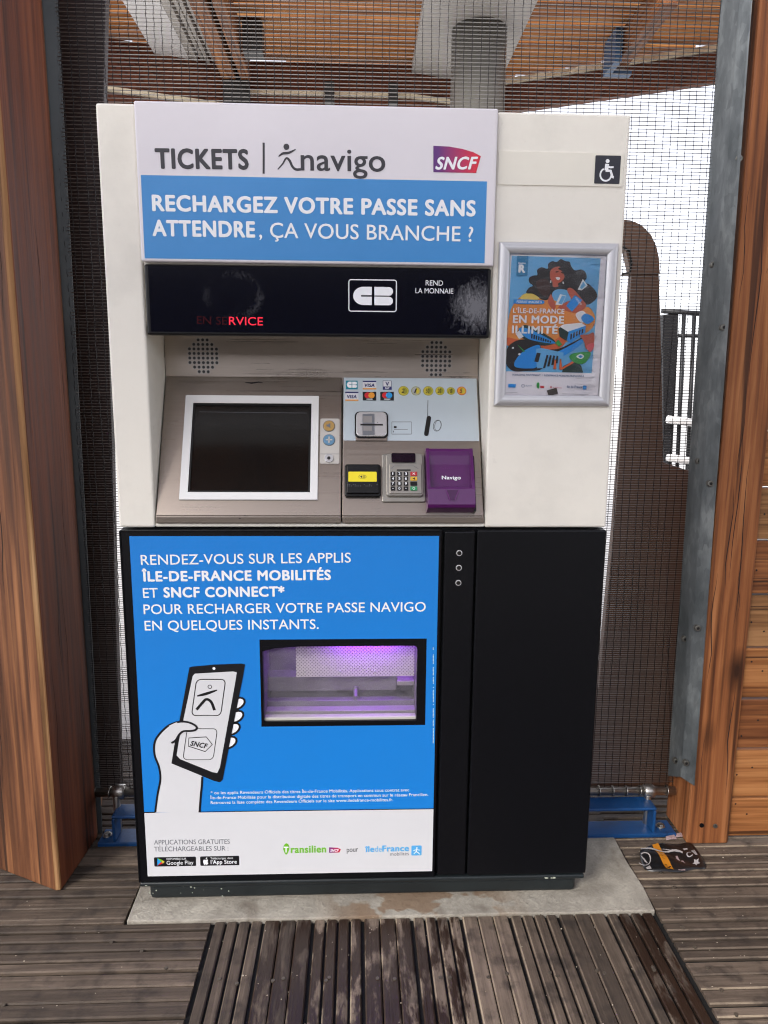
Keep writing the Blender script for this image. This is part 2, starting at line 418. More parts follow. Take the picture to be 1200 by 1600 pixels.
for x, y in [(-.02 + random.random() * .2 - .1, -.13), (.05, -.16), (.12, -.21), (.03, -.37), (-.2, -.3)] + [(.2 + PITCH * (i + .5) + random.uniform(-.03, .03), -.25 + random.uniform(-.01, .01)) for i in range(9) for _ in (0, 1)] + [(1.36, -.06 - k * .062) for k in range(6)] + [(1.40, .02), (1.39, .08)]:
    deck.disc(GROUND, (x, y), .0042, .0016, NAIL, 10, w0=-.002)
kind(deck.build('deck'))

PAD = concrete('pad_concrete', [(112, 106, 96), (152, 146, 134), (186, 180, 166)], (118, 92, 66))
pad = MB()
edge = [(-.014, -.066), (.1, -.069), (.25, -.066), (.4, -.0695), (.6, -.067), (.78, -.0685), (.95, -.0655), (1.1, -.069), (1.22, -.067), (1.312, -.068), (1.317, .02), (1.312, .12), (1.315, .233), (-.017, .233), (-.019, .1)]
pad.prism(GROUND, edge, -.04, .005, PAD)
kind(pad.build('concrete_pad', bevel=.003))

PALE = concrete('pale_paving', [(190, 187, 180), (212, 209, 203), (224, 222, 217)])
gr = MB(); gr.face([Vector(p) for p in ((-400, -400, -.06), (400, -400, -.06), (400, 900, -.06), (-400, 900, -.06))], PALE)
kind(gr.build('ground'))

# ================================================================== TICKET MACHINE
TM = thing('ticket_machine', 'white, blue and black ticket vending machine with a steel console and touch screen', 'ticket machine', (.575, .1, .0))
SEAM, TOP = .982, 1.8976
XL, XR, D = .0835, .8575, .215
zopen = PY(400, 527).z; zback = PY(400, 588, .145).z
cab = MB()
cab.box(0, XL, 0, D, SEAM, TOP, CREAM)
cab.box(XR, 1.15, 0, D, SEAM, TOP, CREAM)
cab.box(XL, XR, .004, D, zopen + .02, TOP - .002, CREAM)
cab.box(XL, XR, .16, D - .001, SEAM, zopen + .019, CREAM)
cab.box(XL - .002, XR + .002, .003, .15, SEAM, SEAM + .011, CREAM)
cabo = cab.build('cabinet', TM, .007, 3)
# header panel
HP = Plane((0, -.014, 0), (1, 0, 0), (0, 0, 1))
hd = MB(); hu0, hv_t = PX(HP, 209, 162); hu1, _ = PX(HP, 769, 174); hv_b = (PX(HP, 224, 410)[1] + PX(HP, 762, 414)[1]) / 2
hd.box(XL + .001, XR - .001, -.014, .003, hv_b, TOP + .001, WHITE)
hdo = hd.build('header_panel', TM, .004, 3)
hp = MB()
q = PX(HP, 219, 274), PX(HP, 761, 283); r_ = PX(HP, 225, 403), PX(HP, 757, 412)
b0, b1 = q[0][0] + .0015, r_[1][0]
hp.flat(HP, [(b0, r_[0][1] * .5 + r_[1][1] * .5), (b1, r_[0][1] * .5 + r_[1][1] * .5), (b1, q[0][1] * .5 + q[1][1] * .5), (b0, q[0][1] * .5 + q[1][1] * .5)], .0004, BLUE)
adopt(hp.build('blue_band'), hdo)
def tx(par, P, body, a, b, cap, w, m, **k):
    mb = MB(); p0, p1 = P.uv(*a), P.uv(*b)
    h = None
    if cap:
        mid = ((a[0] + b[0]) / 2, (a[1] + b[1]) / 2); h = P.uv(mid[0], mid[1] - cap)[1] - P.uv(*mid)[1]
    mb.text(P, body, p0, p1, w, m, cap=h, **k); mb.build('lettering', par)
ht = MB()
tx(hdo, HP, 'TICKETS', (243, 262.5), (389, 264), 29.5, .0006, TXT_K, bold=.055)
dv = MB(); dv.stroke(HP, HP.px([(412, 223), (412, 271.5)]), .0045, .0006, TXT_K); dv.build('divider_bar', hdo)
tx(hdo, HP, 'navigo', (470, 266), (602, 268), 35, .0006, TXT_K, bold=.016)
ht.disc(HP, HP.uv(447.5, 229.5), .0062, .0006, TXT_K)
z1 = lambda pts: [(140 + x / 3, 150 + y / 3) for x, y in pts]
pxm = HP.uv(601, 200)[0] - HP.uv(600, 200)[0]
g = smooth_pts(HP.px(z1([(886, 284), (905, 270), (935, 266), (966, 250)])), 6); ht.stroke(HP, g, [pxm * (1.2 + 2.6 * math.sin(math.pi * i / (len(g) - 1))) for i in range(len(g))], .0006, TXT_K)
g = smooth_pts(HP.px(z1([(882, 344), (905, 318), (922, 292), (938, 304), (950, 330), (966, 344), (990, 344)])), 6); ht.stroke(HP, g, [pxm * (1.5 + 2.2 * min(1, 2 * i / (len(g) - 1))) for i in range(len(g))], .0006, TXT_K)
tx(hdo, HP, 'RECHARGEZ VOTRE PASSE SANS', (238, 329), (743, 337.5), 23.5, .0008, TXT_W, bold=.058)
tx(hdo, HP, 'ATTENDRE', (238.5, 368), (399, 370.5), 23.5, .0008, TXT_W, bold=.058)
tx(hdo, HP, ', ÇA VOUS BRANCHE ?', (405, 371), (739, 377.5), 23, .0008, TXT_W, bold=.012)
ht.build('running_figure', hdo)
z2 = lambda pts: [(500 + x / 2.4, 150 + y / 2.4) for x, y in pts]
sn0, sn1 = HP.uv(677, 250)[0], HP.uv(751, 250)[0]
SNCFM = gradient('purple_red_print', (86, 22, 112), (208, 20, 50), sn0, sn1)
lg = MB()
lg.flat(HP, HP.px(z2([(425, 286), (585, 289), (603, 226), (575, 211), (535, 199), (485, 190), (425, 187)])), .0006, SNCFM)
lgo = lg.build('railway_logo', hdo); tx(hdo, HP, 'SNCF', z2([(432, 275)])[0], z2([(592, 274)])[0], 18.5, .0008, TXT_W, bold=.05, shear=.3)

# display strip
def display_mat():
    b = NB('display_glass'); v = b.coords()
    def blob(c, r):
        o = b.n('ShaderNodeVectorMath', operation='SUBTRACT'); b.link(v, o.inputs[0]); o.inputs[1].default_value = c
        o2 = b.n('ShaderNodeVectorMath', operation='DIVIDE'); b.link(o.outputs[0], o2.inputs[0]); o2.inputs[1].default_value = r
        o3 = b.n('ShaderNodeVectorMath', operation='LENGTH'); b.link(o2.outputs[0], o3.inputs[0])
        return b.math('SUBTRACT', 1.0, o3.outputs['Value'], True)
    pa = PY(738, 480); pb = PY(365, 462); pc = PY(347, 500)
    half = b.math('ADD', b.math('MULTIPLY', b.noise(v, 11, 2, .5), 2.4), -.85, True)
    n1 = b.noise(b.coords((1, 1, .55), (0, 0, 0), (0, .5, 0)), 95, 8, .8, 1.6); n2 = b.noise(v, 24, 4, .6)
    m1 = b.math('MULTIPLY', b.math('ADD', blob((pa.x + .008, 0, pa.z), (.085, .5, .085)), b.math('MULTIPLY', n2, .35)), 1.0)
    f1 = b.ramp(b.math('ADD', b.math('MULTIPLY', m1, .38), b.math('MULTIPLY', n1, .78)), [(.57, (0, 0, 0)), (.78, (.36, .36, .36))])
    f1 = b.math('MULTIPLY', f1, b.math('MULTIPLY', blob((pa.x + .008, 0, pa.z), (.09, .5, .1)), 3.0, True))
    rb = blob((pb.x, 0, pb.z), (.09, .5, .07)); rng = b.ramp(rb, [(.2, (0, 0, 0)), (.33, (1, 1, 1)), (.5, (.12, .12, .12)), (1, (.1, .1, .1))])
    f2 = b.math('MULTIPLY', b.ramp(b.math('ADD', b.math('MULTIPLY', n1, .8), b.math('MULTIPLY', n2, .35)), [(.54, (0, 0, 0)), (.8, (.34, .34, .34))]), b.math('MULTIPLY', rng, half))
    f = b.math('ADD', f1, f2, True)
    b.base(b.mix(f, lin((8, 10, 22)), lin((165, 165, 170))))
    b.rough(b.math('ADD', b.math('MULTIPLY', f, .6), .1)); b.p.inputs['Specular IOR Level'].default_value = .4
    return b.m
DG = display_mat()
ds = MB(); d0, d1 = PX(FRONT, 233, 414)[0], PX(FRONT, 756, 420)[0]; dzb = (PX(FRONT, 237, 524)[1] + PX(FRONT, 753, 528)[1]) / 2
dzt = hv_b - .004
d0, d1 = XL + .004, XR - .004
ds.box(d0, d1, -.006, .02, dzb, dzt, RUB)
dso = ds.build('display_strip', TM, .004, 2)
DP = Plane((0, -.006, 0), (1, 0, 0), (0, 0, 1))
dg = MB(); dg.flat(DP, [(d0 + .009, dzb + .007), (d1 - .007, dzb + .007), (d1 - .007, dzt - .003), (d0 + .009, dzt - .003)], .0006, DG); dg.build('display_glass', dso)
RED = simple('red_led', (255, 30, 60), .4, emit=.17); RED2 = simple('faint_red_led', (62, 9, 18), .15)
dl = MB()
tx(dso, DP, 'EN SE', (308, 506), (355, 507.5), 12, .001, RED2); tx(dso, DP, 'RVICE', (358, 507.5), (411, 508.5), 12.5, .001, RED)
u0, u1, v0, v1 = span(DP, [(545, 437), (619, 487)])
dl.stroke(DP, rrect(u0, u1, v0, v1, .005), .0022, .001, TXT_W, True)
h = (v1 - v0); cw = u1 - u0
def cbmark(mb, P, u0, u1, v0, v1, w, m, md):
    wd, hh = u1 - u0, v1 - v0
    cu = u0 + wd * .47
    pts = [(cu, v0)] + [(u0 + wd * .26 - wd * .26 * math.sin(t), (v0 + v1) / 2 - hh / 2 * math.cos(t)) for t in [math.pi * k / 14 for k in range(15)]] + [(cu, v1)]
    mb.flat(P, pts, w, m)
    cu2 = u0 + wd * .53
    for lo, hi in ((v0, v0 + hh * .47), (v0 + hh * .53, v1)):
        c = (lo + hi) / 2; rr = (hi - lo) / 2
        mb.flat(P, [(cu2, lo)] + [(u1 - rr + rr * math.sin(t), c - rr * math.cos(t)) for t in [math.pi * k / 10 for k in range(11)]] + [(cu2, hi)], w, m)
    mb.flat(P, [(u0 + wd * .2, v0 + hh * .46), (cu, v0 + hh * .46), (cu, v0 + hh * .54), (u0 + wd * .2, v0 + hh * .54)], w + .0002, md)
cbmark(dl, DP, u0 + cw * .09, u1 - cw * .07, v0 + h * .2, v1 - h * .22, .001, TXT_W, DG)
tx(dso, DP, 'REND', (665, 446), (692, 446.5), 8, .001, TXT_W); tx(dso, DP, 'LA MONNAIE', (649, 458), (708, 459), 8, .001, TXT_W)
dl.build('bank_card_mark', dso)

# recess: steel back with two speaker grilles
BK = Plane((0, .145, 0), (1, 0, 0), (0, 0, 1))
bk = MB(); bk.box(XL + .002, XR - .002, .145, .158, zback - .02, zopen + .018, STEEL); bko = bk.build('back_panel', TM)
for cx, cy in ((317.6, 556), (681.5, 560.5)):
    c = PX(BK, cx, cy); pt_ = (PX(BK, cx + 7, cy)[0] - c[0])
    m = MB(); HR = STEEL
    for r in range(8):
        n = [3, 5, 7, 7, 7, 7, 5, 3][r]
        for k in range(n):
            x = c[0] + (k - (n - 1) / 2) * pt_; y = c[1] + (3.5 - r) * pt_
            m.disc(BK, (x, y), .0036, .0006, DARKHOLE, 12); m.ring(BK, (x, y), .0034, .0046, .0009, CHROME, 12)
    m.build('speaker_grille', TM)

# console plane: from the foot of the back panel down and out to the front
A = Vector((0, .143, zback)); zlip = PY(400, 806, -.001).z; B = Vector((0, -.001, zlip))
CN = Plane(B, (1, 0, 0), (A - B)); CL = (A - B).length
z3 = lambda pts: [(220 + x / 3.75, 500 + y / 3.75) for x, y in pts]
z4 = lambda pts: [(520 + x / 5, 570 + y / 5) for x, y in pts]
zl0 = PY(400, 818, -.004).z
def console(u0, u1, name, wl):
    m = MB(); m.rect(CN, u0, u1, 0, CL - .001, -.012, wl, STEEL2); o = m.build(name, TM, .0015)
    l = MB(); l.box(u0, u1, -.004, .004, zl0, zlip - .0005, STEEL2); l.build('front_lip', o, .002)
    return o
cs = PX(CN, 534.5, 700)[0]
con1 = console(XL + .003, cs - .0015, 'screen_console', .0)
con2 = console(cs + .0015, XR - .003, 'payment_console', .0)
# touch screen
ts = MB(); u0, u1, v0, v1 = span(CN, z3([(240, 440), (1047, 1050)]), .006)
a_, b_ = CN.uv(290, 617, .006), CN.uv(495, 781, .006); c_, e_ = CN.uv(499, 619, .006), CN.uv(280, 780, .006)
u0 = (a_[0] + e_[0]) / 2; u1 = (b_[0] + c_[0]) / 2; v1 = (a_[1] + c_[1]) / 2; v0 = (b_[1] + e_[1]) / 2
i0 = (CN.uv(302, 629, .006)[0] + CN.uv(293, 769, .006)[0]) / 2; i1 = (CN.uv(487, 631, .006)[0] + CN.uv(484, 769, .006)[0]) / 2
j1 = CN.uv(395, 630, .006)[1]; j0 = CN.uv(390, 769, .006)[1]
SCR = NB('screen_glass'); SCR.base(lin((20, 19, 19))); SCR.rough(.08); SCR.p.inputs['Specular IOR Level'].default_value = .5
tso = MB(); tso.rect(CN, i0 - .003, i1 + .003, j0 - .003, j1 + .003, .0005, .0015, SCR.m); tso = tso.build('touch_screen', TM)
for nm, (p0, p1, q0, q1) in (('b', (u0, u1, v0, j0)), ('t', (u0, u1, j1, v1)), ('l', (u0, i0, j0, j1)), ('r', (i1, u1, j0, j1))):
    ts.rect(CN, p0, p1, q0, q1, .0003, .0062, BEZEL)
ts.build('bezel', tso)
gk = MB()
for p0, p1, q0, q1 in ((i0, i1, j1 - .005, j1), (i0, i1, j0, j0 + .004), (i0, i0 + .004, j0 + .004, j1 - .005), (i1 - .005, i1, j0 + .004, j1 - .005)): gk.rect(CN, p0, p1, q0, q1, .0012, .0045, RUB)
gk.stroke(CN, CN.px(z3([(345, 540), (972, 547)])), .0006, .0019, TXT_G)
gk.build('gasket', tso)
sc = MB()
sc.stroke(CN, CN.px(z3([(612, 366), (650, 370), (690, 364), (715, 368)])), [.001, .004, .003, .001], .0006, RUB); sc.build('scratch', con1); sc = MB(); sc.stroke(CN, CN.px(z3([(545, 1148), (580, 1160), (610, 1150), (650, 1154)])), [.001, .005, .004, .001], .0006, RUB)
sc.build('scratch', con1)
# button strip
bt = MB(); u0, u1, v0, v1 = span(CN, z3([(1052, 577), (1163, 842)]), .003)
PLATE = simple('pale_plate', (188, 184, 176), .45)
bt.rect(CN, u0, u1, v0, v1, 0, .003, PLATE, .004); bt.stroke(CN, CN.px(z3([(1052, 785), (1163, 785)]), .003), .001, .0033, TXT_G); bto = bt.build('button_strip', TM)
BP = Plane(CN.pt(0, 0, .003), CN.ex, CN.ey)
for (x, y), rgb, nm in (((1103, 622), (176, 142, 82), 'speaker_button'), ((1103, 704), (98, 140, 170), 'plus_button')):
    m = MB(); c = BP.uv(*z3([(x, y)])[0]); rr = .0135
    m.disc(BP, c, rr, .003, simple(nm + '_face', rgb, .35, .2), 28, w0=0); m.ring(BP, c, rr, rr + .0012, .0006, TXT_G)
    if 'plus' in nm:
        for a, b in (((-1, 0), (1, 0)), ((0, -1), (0, 1))): m.stroke(BP, [(c[0] + a[0] * .008, c[1] + a[1] * .008), (c[0] + b[0] * .008, c[1] + b[1] * .008)], .0032, .0034, PLATE)
    else:
        m.flat(BP, [(c[0] - .006, c[1] - .002), (c[0] - .002, c[1] - .002), (c[0] + .003, c[1] - .006), (c[0] + .003, c[1] + .007), (c[0] - .002, c[1] + .003), (c[0] - .006, c[1] + .003)], .0034, TXT_G)
    m.build('button', bto, .001)
m = MB(); c = BP.uv(*z3([(1102, 812)])[0]); m.disc(BP, c, .0105, .004, CHROME, 24, w0=0); m.disc(BP, c, .004, .0043, DARKHOLE, 16); m.build('headphone_socket', bto, .0008)
# payment plate
def Q(a, b, lift=0.0): return CN.px(z4([(a, b)]), lift)[0]
pp = MB(); PALEB = sticker('pale_blue_print', (188, 200, 206))
tl, tr, br, bl = Q(82, 104), Q(1092, 106), Q(1084, 592), Q(80, 597)
pv1 = (tl[1] + tr[1]) / 2; pv0 = (br[1] + bl[1]) / 2
pp.rect(CN, cs + .003, XR - .006, pv0, min(pv1, CL - .002), 0, .0012, PALEB); ppo = pp.build('payment_plate', TM)
W1 = .0016; W2 = .0018; W3 = .002; W4 = .0022
NAVY = simple('navy_ink', (28, 34, 96), .4); ORG = simple('orange_ink', (226, 150, 50), .4); TEAL = simple('teal_ink', (20, 130, 150), .4); CRED = simple('red_ink', (205, 40, 50), .4); CYAN = simple('cyan_ink', (40, 150, 215), .4)
def zr(mb, x0, y0, x1, y1, w, m):
    u0, u1, v0, v1 = span(CN, z4([(x0, y0), (x1, y0), (x0, y1), (x1, y1)])); mb.flat(CN, [(u0, v0), (u1, v0), (u1, v1), (u0, v1)], w, m); return u0, u1, v0, v1
ic = MB(); u = zr(ic, 102, 126, 194, 193, W1, TEAL); cbmark(ic, CN, u[0] + .0025, u[1] - .0015, u[2] + .004, u[3] - .003, W2, TXT_W, TEAL); ic.build('card_logo', ppo)
def zt(mb, s, x0, x1, y, cap, w, m, **k):
    mb.text(CN, s, Q(x0, y), Q(x1, y), w, m, cap=(Q(x0, y - cap)[1] - Q(x0, y)[1]), **k)
for x0, y0, x1, y1 in ((234, 128, 340, 194), (97, 214, 200, 283)):
    ic = MB(); zr(ic, x0, y0, x1, y1, W1, WHITE2); zr(ic, x0, y0, x1, y0 + 9, W2, NAVY); zr(ic, x0, y1 - 9, x1, y1, W2, ORG); zt(ic, 'VISA', x0 + 14, x1 - 14, y1 - 20, 24, W2, NAVY, bold=.06, shear=.15); ic.build('card_logo', ppo)
ic = MB(); zr(ic, 391, 126, 459, 197, W1, NAVY); zr(ic, 394, 129, 456, 172, W2, WHITE2); zt(ic, 'V', 411, 440, 165, 28, W3, NAVY, bold=.06); zt(ic, 'PAY', 408, 443, 192, 14, W2, TXT_W, bold=.05); ic.build('card_logo', ppo)
for x0, c1, c2 in ((234, CRED, ORG), (371, CRED, CYAN)):
    ic = MB(); zr(ic, x0, 214, x0 + 105, 281, W1, TXT_N); rr = (Q(x0 + 25, 240)[0] - Q(x0, 240)[0])
    ic.disc(CN, Q(x0 + 38, 241), rr, W2, c1); ic.disc(CN, Q(x0 + 68, 241), rr, W3, c2)
    zr(ic, x0 + 28, 268, x0 + 78, 273, W2, TXT_W); ic.build('card_logo', ppo)
GOLD = simple('gold_ink', (196, 180, 60), .4); GOLD2 = simple('silver_ink', (170, 172, 168), .4); OLIVE = simple('olive_ink', (150, 148, 48), .4)
for x, r, t, c, c2 in ((552, 41, '2', GOLD, OLIVE), (650, 38, '1', GOLD2, GOLD), (745, 40, '50', GOLD, OLIVE), (836, 36, '20', GOLD, OLIVE), (922, 32, '10', GOLD, OLIVE), (1006, 36, '5', ORG, GOLD)):
    ic = MB(); cc = Q(x, 206); rr = Q(x + r, 206)[0] - cc[0]
    ic.disc(CN, cc, rr, W1, OLIVE if c is not ORG else simple('copper_ink', (190, 90, 40), .4)); ic.disc(CN, cc, rr * .88, W2, c)
    ic.flat(CN, [(cc[0], cc[1] - rr * .75), (cc[0] + rr * .6, cc[1] - rr * .5), (cc[0] + rr * .78, cc[1]), (cc[0] + rr * .5, cc[1] + rr * .6), (cc[0], cc[1] + rr * .75)], W3, c2)
    k = 20 if len(t) == 1 else 24
    zt(ic, t, x - k * .8, x + k * .4, 222, 32, W4, TXT_N, bold=.02, shear=.25); ic.build('coin_icon', ppo)
ic = MB(); ic.stroke(CN, CN.px(z4([(743, 278), (740, 405)])), .0013, W1, TXT_N); ic.build('guide_line', ppo); ic = MB()
e = [(815 + 30 * math.cos(t), 477 + 43 * math.sin(t)) for t in [k * math.pi / 16 for k in range(32)]]
ic.stroke(CN, CN.px(z4([(x + (477 - y) * .12, y) for x, y in e])), .0012, W1, TXT_N, True); ic.stroke(CN, CN.px(z4([(x * .85 + 815 * .15 + 6 + (477 - y) * .12, y * .93 + 477 * .07) for x, y in e])), .0009, W1, TXT_N, True)
ic.build('coin_outline', ppo); ic = MB(); ic.stroke(CN, CN.px(z4([(461, 448), (614, 448), (614, 543), (461, 543)])), .0013, W1, TXT_K, True); zr(ic, 477, 480, 498, 497, W1, TXT_N); zr(ic, 477, 506, 585, 509, W1, TXT_G); zr(ic, 470, 517, 475, 530, W1, TXT_N)
ic.build('card_drawing', ppo)
m = MB(); q = CN.px(z4([(750, 418), (730, 542)])); dx, dy = q[1][0] - q[0][0], q[1][1] - q[0][1]; l = math.hypot(dx, dy); nx, ny = -dy / l, dx / l; hw = .0055
cap_ = []
for c, a0 in ((q[0], 0), (q[1], math.pi)):
    for k in range(9):
        a = a0 + math.pi * k / 8; cx_, cy_ = math.cos(a), math.sin(a); cap_.append((c[0] + nx * hw * -cx_ - dx / l * hw * cy_, c[1] + ny * hw * -cx_ - dy / l * hw * cy_))
m.flat(CN, cap_, .0022, DARKHOLE); m.build('coin_slot', ppo)
m = MB(); u0, u1, v0, v1 = span(CN, z4([(172, 370), (433, 580)])); m.rect(CN, u0, u1, v0, v1, .001, .006, RUB, .012); m.rect(CN, u0 + .002, u1 - .002, v0 - .006, v0 + .014, .001, .004, STEEL2)
m.rect(CN, u0 + .0035, u1 - .0035, v0 + .003, v1 - .003, .005, .011, CHROME, .011); so_ = m.build('card_slot', TM, .002)
m = MB(); zr(m, 232, 397, 325, 562, .0112, TXT_G); zr(m, 238, 415, 305, 465, .0114, simple('mid_grey', (140, 136, 134), .4)); zr(m, 238, 492, 305, 528, .0114, MATS['mid_grey']); zr(m, 215, 476, 390, 487, .0116, DARKHOLE); m.disc(CN, Q(350, 463), .001, .0116, DARKHOLE, 10); m.build('slot_mouth', so_)
# contactless reader
m = MB(); u0, u1, v0, v1 = span(CN, z4([(93, 770), (378, 1026)]), .018); m.rect(CN, u0, u1, v0, v1, 0, .014, RUB, .007); m.rect(CN, u0 + .004, u1 - .004, v0 + .006, v1 - .003, .013, .02, RUB, .005); cro = m.build('contactless_reader', TM, .003, 3)
YEL = simple('yellow_label', (232, 214, 28), .4); m = MB(); YP = Plane(CN.pt(0, 0, .0202), CN.ex, CN.ey)
Y4 = lambda a, b: YP.px(z4([(a, b)]))[0]
a, b = Y4(121, 913), Y4(343, 836); m.rect(YP, a[0], b[0], a[1], b[1], 0, .0006, YEL, .002); m.build('yellow_label', cro)
m = MB(); c = Y4(232, 875); m.ring(YP, c, .0085, .0092, .0009, TXT_K, 24, .55)
m.flat(YP, [(c[0] - .006, c[1]), (c[0] - .001, c[1] + .0035), (c[0] - .001, c[1] - .0035)], .0009, TXT_K)
for k in range(3): m.stroke(YP, [(c[0] + .0008 + k * .002, c[1] + .0035), (c[0] + .002 + k * .002, c[1]), (c[0] + .0008 + k * .002, c[1] - .0035)], .0008, .0009, TXT_K)
random.seed(3)
for k in range(34):
    if random.random() < .62: m.disc(YP, Y4(118 + (k // 2) * 14.2, 936 + (k % 2) * 11), .0009, .0006, TXT_G, 8)
m.build('contactless_mark', cro)
# pin pad
m = MB(); u0, u1, v0, v1 = span(CN, z4([(382, 692), (728, 1068)]), .01); PADM = simple('pinpad_metal', (150, 146, 138), .36, .7)
m.rect(CN, u0, u1, v0, v1, 0, .006, PADM, .004); k0 = Q(415, 700, .02)[0]; k1 = Q(705, 700, .02)[0]; kb = Q(500, 1022, .02)[1]; kt = Q(500, 690, .02)[1]
m.rect(CN, k0, k1, kb, kt, .005, .018, PADM, .008); m.rect(CN, Q(440, 800, .02)[0], Q(695, 800, .02)[0], kb + .004, Q(500, 770, .02)[1], .017, .021, PADM, .003); pino = m.build('pin_pad', TM, .002, 2)
KP = Plane(CN.pt(0, 0, .0212), CN.ex, CN.ey); K4 = lambda a, b: KP.px(z4([(a, b)]))[0]
m = MB(); a, b = K4(458, 762), K4(645, 690); m.rect(KP, a[0], b[0], a[1], b[1], -.003, .0012, simple('pinpad_display', (26, 16, 30), .12), .004); m.build('pad_display', pino, .001)
m = MB(); a, b = K4(500, 828), K4(608, 818); m.flat(KP, [(a[0], a[1]), (b[0], a[1]), (b[0], b[1]), (a[0], b[1])], .0006, DARKHOLE); m.stroke(KP, KP.px(z4([(452, 812), (480, 790), (630, 790), (668, 812)])), .0012, .0005, TXT_G); m.build('card_mouth', pino)
rows = ['123', '456', '789', '-0•']; KEYM = RUB
for r, y in enumerate((853, 891, 930, 968)):
    for k, x in enumerate((469, 520, 571)):
        m = MB(); a, b = K4(x - 17, y + 15), K4(x + 17, y - 15); m.rect(KP, a[0], b[0], a[1], b[1], 0, .0025, KEYM, .001)
        t = rows[r][k]; cwid = 8
        if t == '•': m.disc(KP, K4(x, y), .0012, .0029, TXT_W, 10)
        elif t == '-': m.stroke(KP, [K4(x - 6, y), K4(x + 6, y)], .001, .0029, TXT_W)
        else: m.text(KP, t, K4(x - (5 if t == '1' else 8), y + 10), K4(x + (3 if t == '1' else 8), y + 10), .0029, TXT_W, cap=K4(x, y - 10)[1] - K4(x, y + 10)[1], bold=.03)
        m.build('key', pino)
    m = MB(); a, b = K4(606, y + 15), K4(658, y - 15); mm = (simple('key_red', (178, 34, 40), .4), simple('key_yellow', (212, 168, 40), .4), KEYM, simple('key_green', (30, 140, 84), .4))[r]
    m.rect(KP, a[0], b[0], a[1], b[1], 0, .0025, mm, .001); c = K4(632, y)
    if r == 0:
        for sgn in (1, -1): m.stroke(KP, [(c[0] - .003, c[1] - .0025 * sgn), (c[0] + .003, c[1] + .0025 * sgn)], .0009, .0029 + .0001 * sgn, TXT_W)
    if r == 1: m.flat(KP, [(c[0] - .003, c[1]), (c[0] + .0025, c[1] + .003), (c[0] + .0025, c[1] - .003)], .0029, TXT_N)
    if r == 3: m.ring(KP, c, .0022, .0031, .0029, TXT_W, 18)
    m.build('key', pino)
# purple pass reader
m = MB(); a, b = Q(728, 665, .03), Q(1108, 1128, .03)
ua, ub = a[0], b[0]; vt, vb = Q(900, 668, .03)[1], Q(900, 1124, .03)[1]; vl = Q(900, 975, .03)[1]
prof = [(vb - .002, 0), (vb, .04), (vb + .006, .046), (vl - .004, .05), (vl, .048), (vl + .001, .03), (vl + .012, .027), (vt - .035, .028), (vt - .014, .033), (vt - .004, .036), (vt + .003, .033), (vt + .006, .02), (vt + .007, 0)]
m.hull([CN.pt(ua, v, ww) for v, ww in prof], [CN.pt(ub, v, ww) for v, ww in prof], PURPLE)
for s0, s1 in ((ua - .0005, ua + .007), (ub - .007, ub + .0005)):
    pr2 = [(vl - .01, 0), (vl - .01, .0495), (vl + .02, .043), (vt - .03, .038), (vt - .004, .0365), (vt + .004, .033), (vt + .0075, .018), (vt + .008, 0)]
    m.hull([CN.pt(s0, v, ww) for v, ww in pr2], [CN.pt(s1, v, ww) for v, ww in pr2], PURPLE)
m.rect(CN, ub, ub + .006, vb - .004, vt - .01, 0, .02, RUB, .003); prd = m.build('pass_reader', TM, .002, 2)  # black strip on the right stands for the reader's cast shadow
NP = Plane(CN.pt(0, 0, .0285), CN.ex, CN.ey); N4 = lambda a, b: NP.px(z4([(a, b)]))[0]
m = MB(); m.text(NP, 'Navigo', N4(852, 895), N4(1000, 895), .0004, TXT_W, cap=N4(900, 868)[1] - N4(900, 895)[1], bold=.03); m.build('lettering', prd)
m = MB(); LP = simple('purple_edge', (96, 30, 100), .35); m.stroke(NP, NP.px(z4([(798, 770), (1042, 770), (1042, 948), (798, 948)])), .0006, .0002, LP, True)
for k in range(18):
    if random.random() < .7: m.disc(NP, N4(845 + (k // 2) * 17, 800 + (k % 2) * 12), .0009, .0004, LP, 8)
m.build('raised_outline', prd)
m = MB(); NF = Plane(CN.pt(0, 0, .05), CN.ex, CN.ey); n5 = lambda a, b: NF.px(z4([(a, b)]))[0]
p = [n5(885, 978), n5(985, 978), n5(955, 1055), n5(915, 1055)]
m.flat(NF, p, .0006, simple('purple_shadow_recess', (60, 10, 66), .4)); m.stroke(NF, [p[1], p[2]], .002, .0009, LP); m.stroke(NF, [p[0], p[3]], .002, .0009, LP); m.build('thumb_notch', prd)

# accessibility label on the right column
R1 = Plane((0, 0, 0), (1, 0, 0), (0, 0, 1))
m = MB(); u0, u1, v0, v1 = span(R1, [(779, 236), (975, 240), (778, 289), (972, 292)]); m.rect(R1, u0, u1, v0, v1, -.001, .0022, CREAM2, .003); alo = m.build('label_plate', TM, .0008)
m = MB(); u0, u1, v0, v1 = span(R1, [(930, 244), (969, 244), (929, 286), (967, 288)]); NAVB = simple('dark_navy', (30, 31, 42), .4); m.rect(R1, u0, u1, v0, v1, .0022, .003, NAVB, .002); s_ = (u1 - u0)
U = lambda x, y: (u0 + s_ * x, v0 + (v1 - v0) * y)
m.disc(R1, U(.48, .8), s_ * .075, .0034, TXT_W); m.stroke(R1, [U(.47, .7), U(.45, .47)], s_ * .15, .0034, TXT_W); m.stroke(R1, [U(.45, .62), U(.60, .58), U(.73, .59)], s_ * .07, .0036, TXT_W)
m.stroke(R1, [U(.42, .46), U(.62, .455), U(.70, .24), U(.76, .23)], s_ * .1, .0038, TXT_W)
arc = [U(.44 + .22 * math.cos(math.radians(t)), .32 + .22 * math.sin(math.radians(t))) for t in range(115, 370, 12)]; m.stroke(R1, arc, s_ * .065, .0034, TXT_W)
m.build('wheelchair_sign', alo)

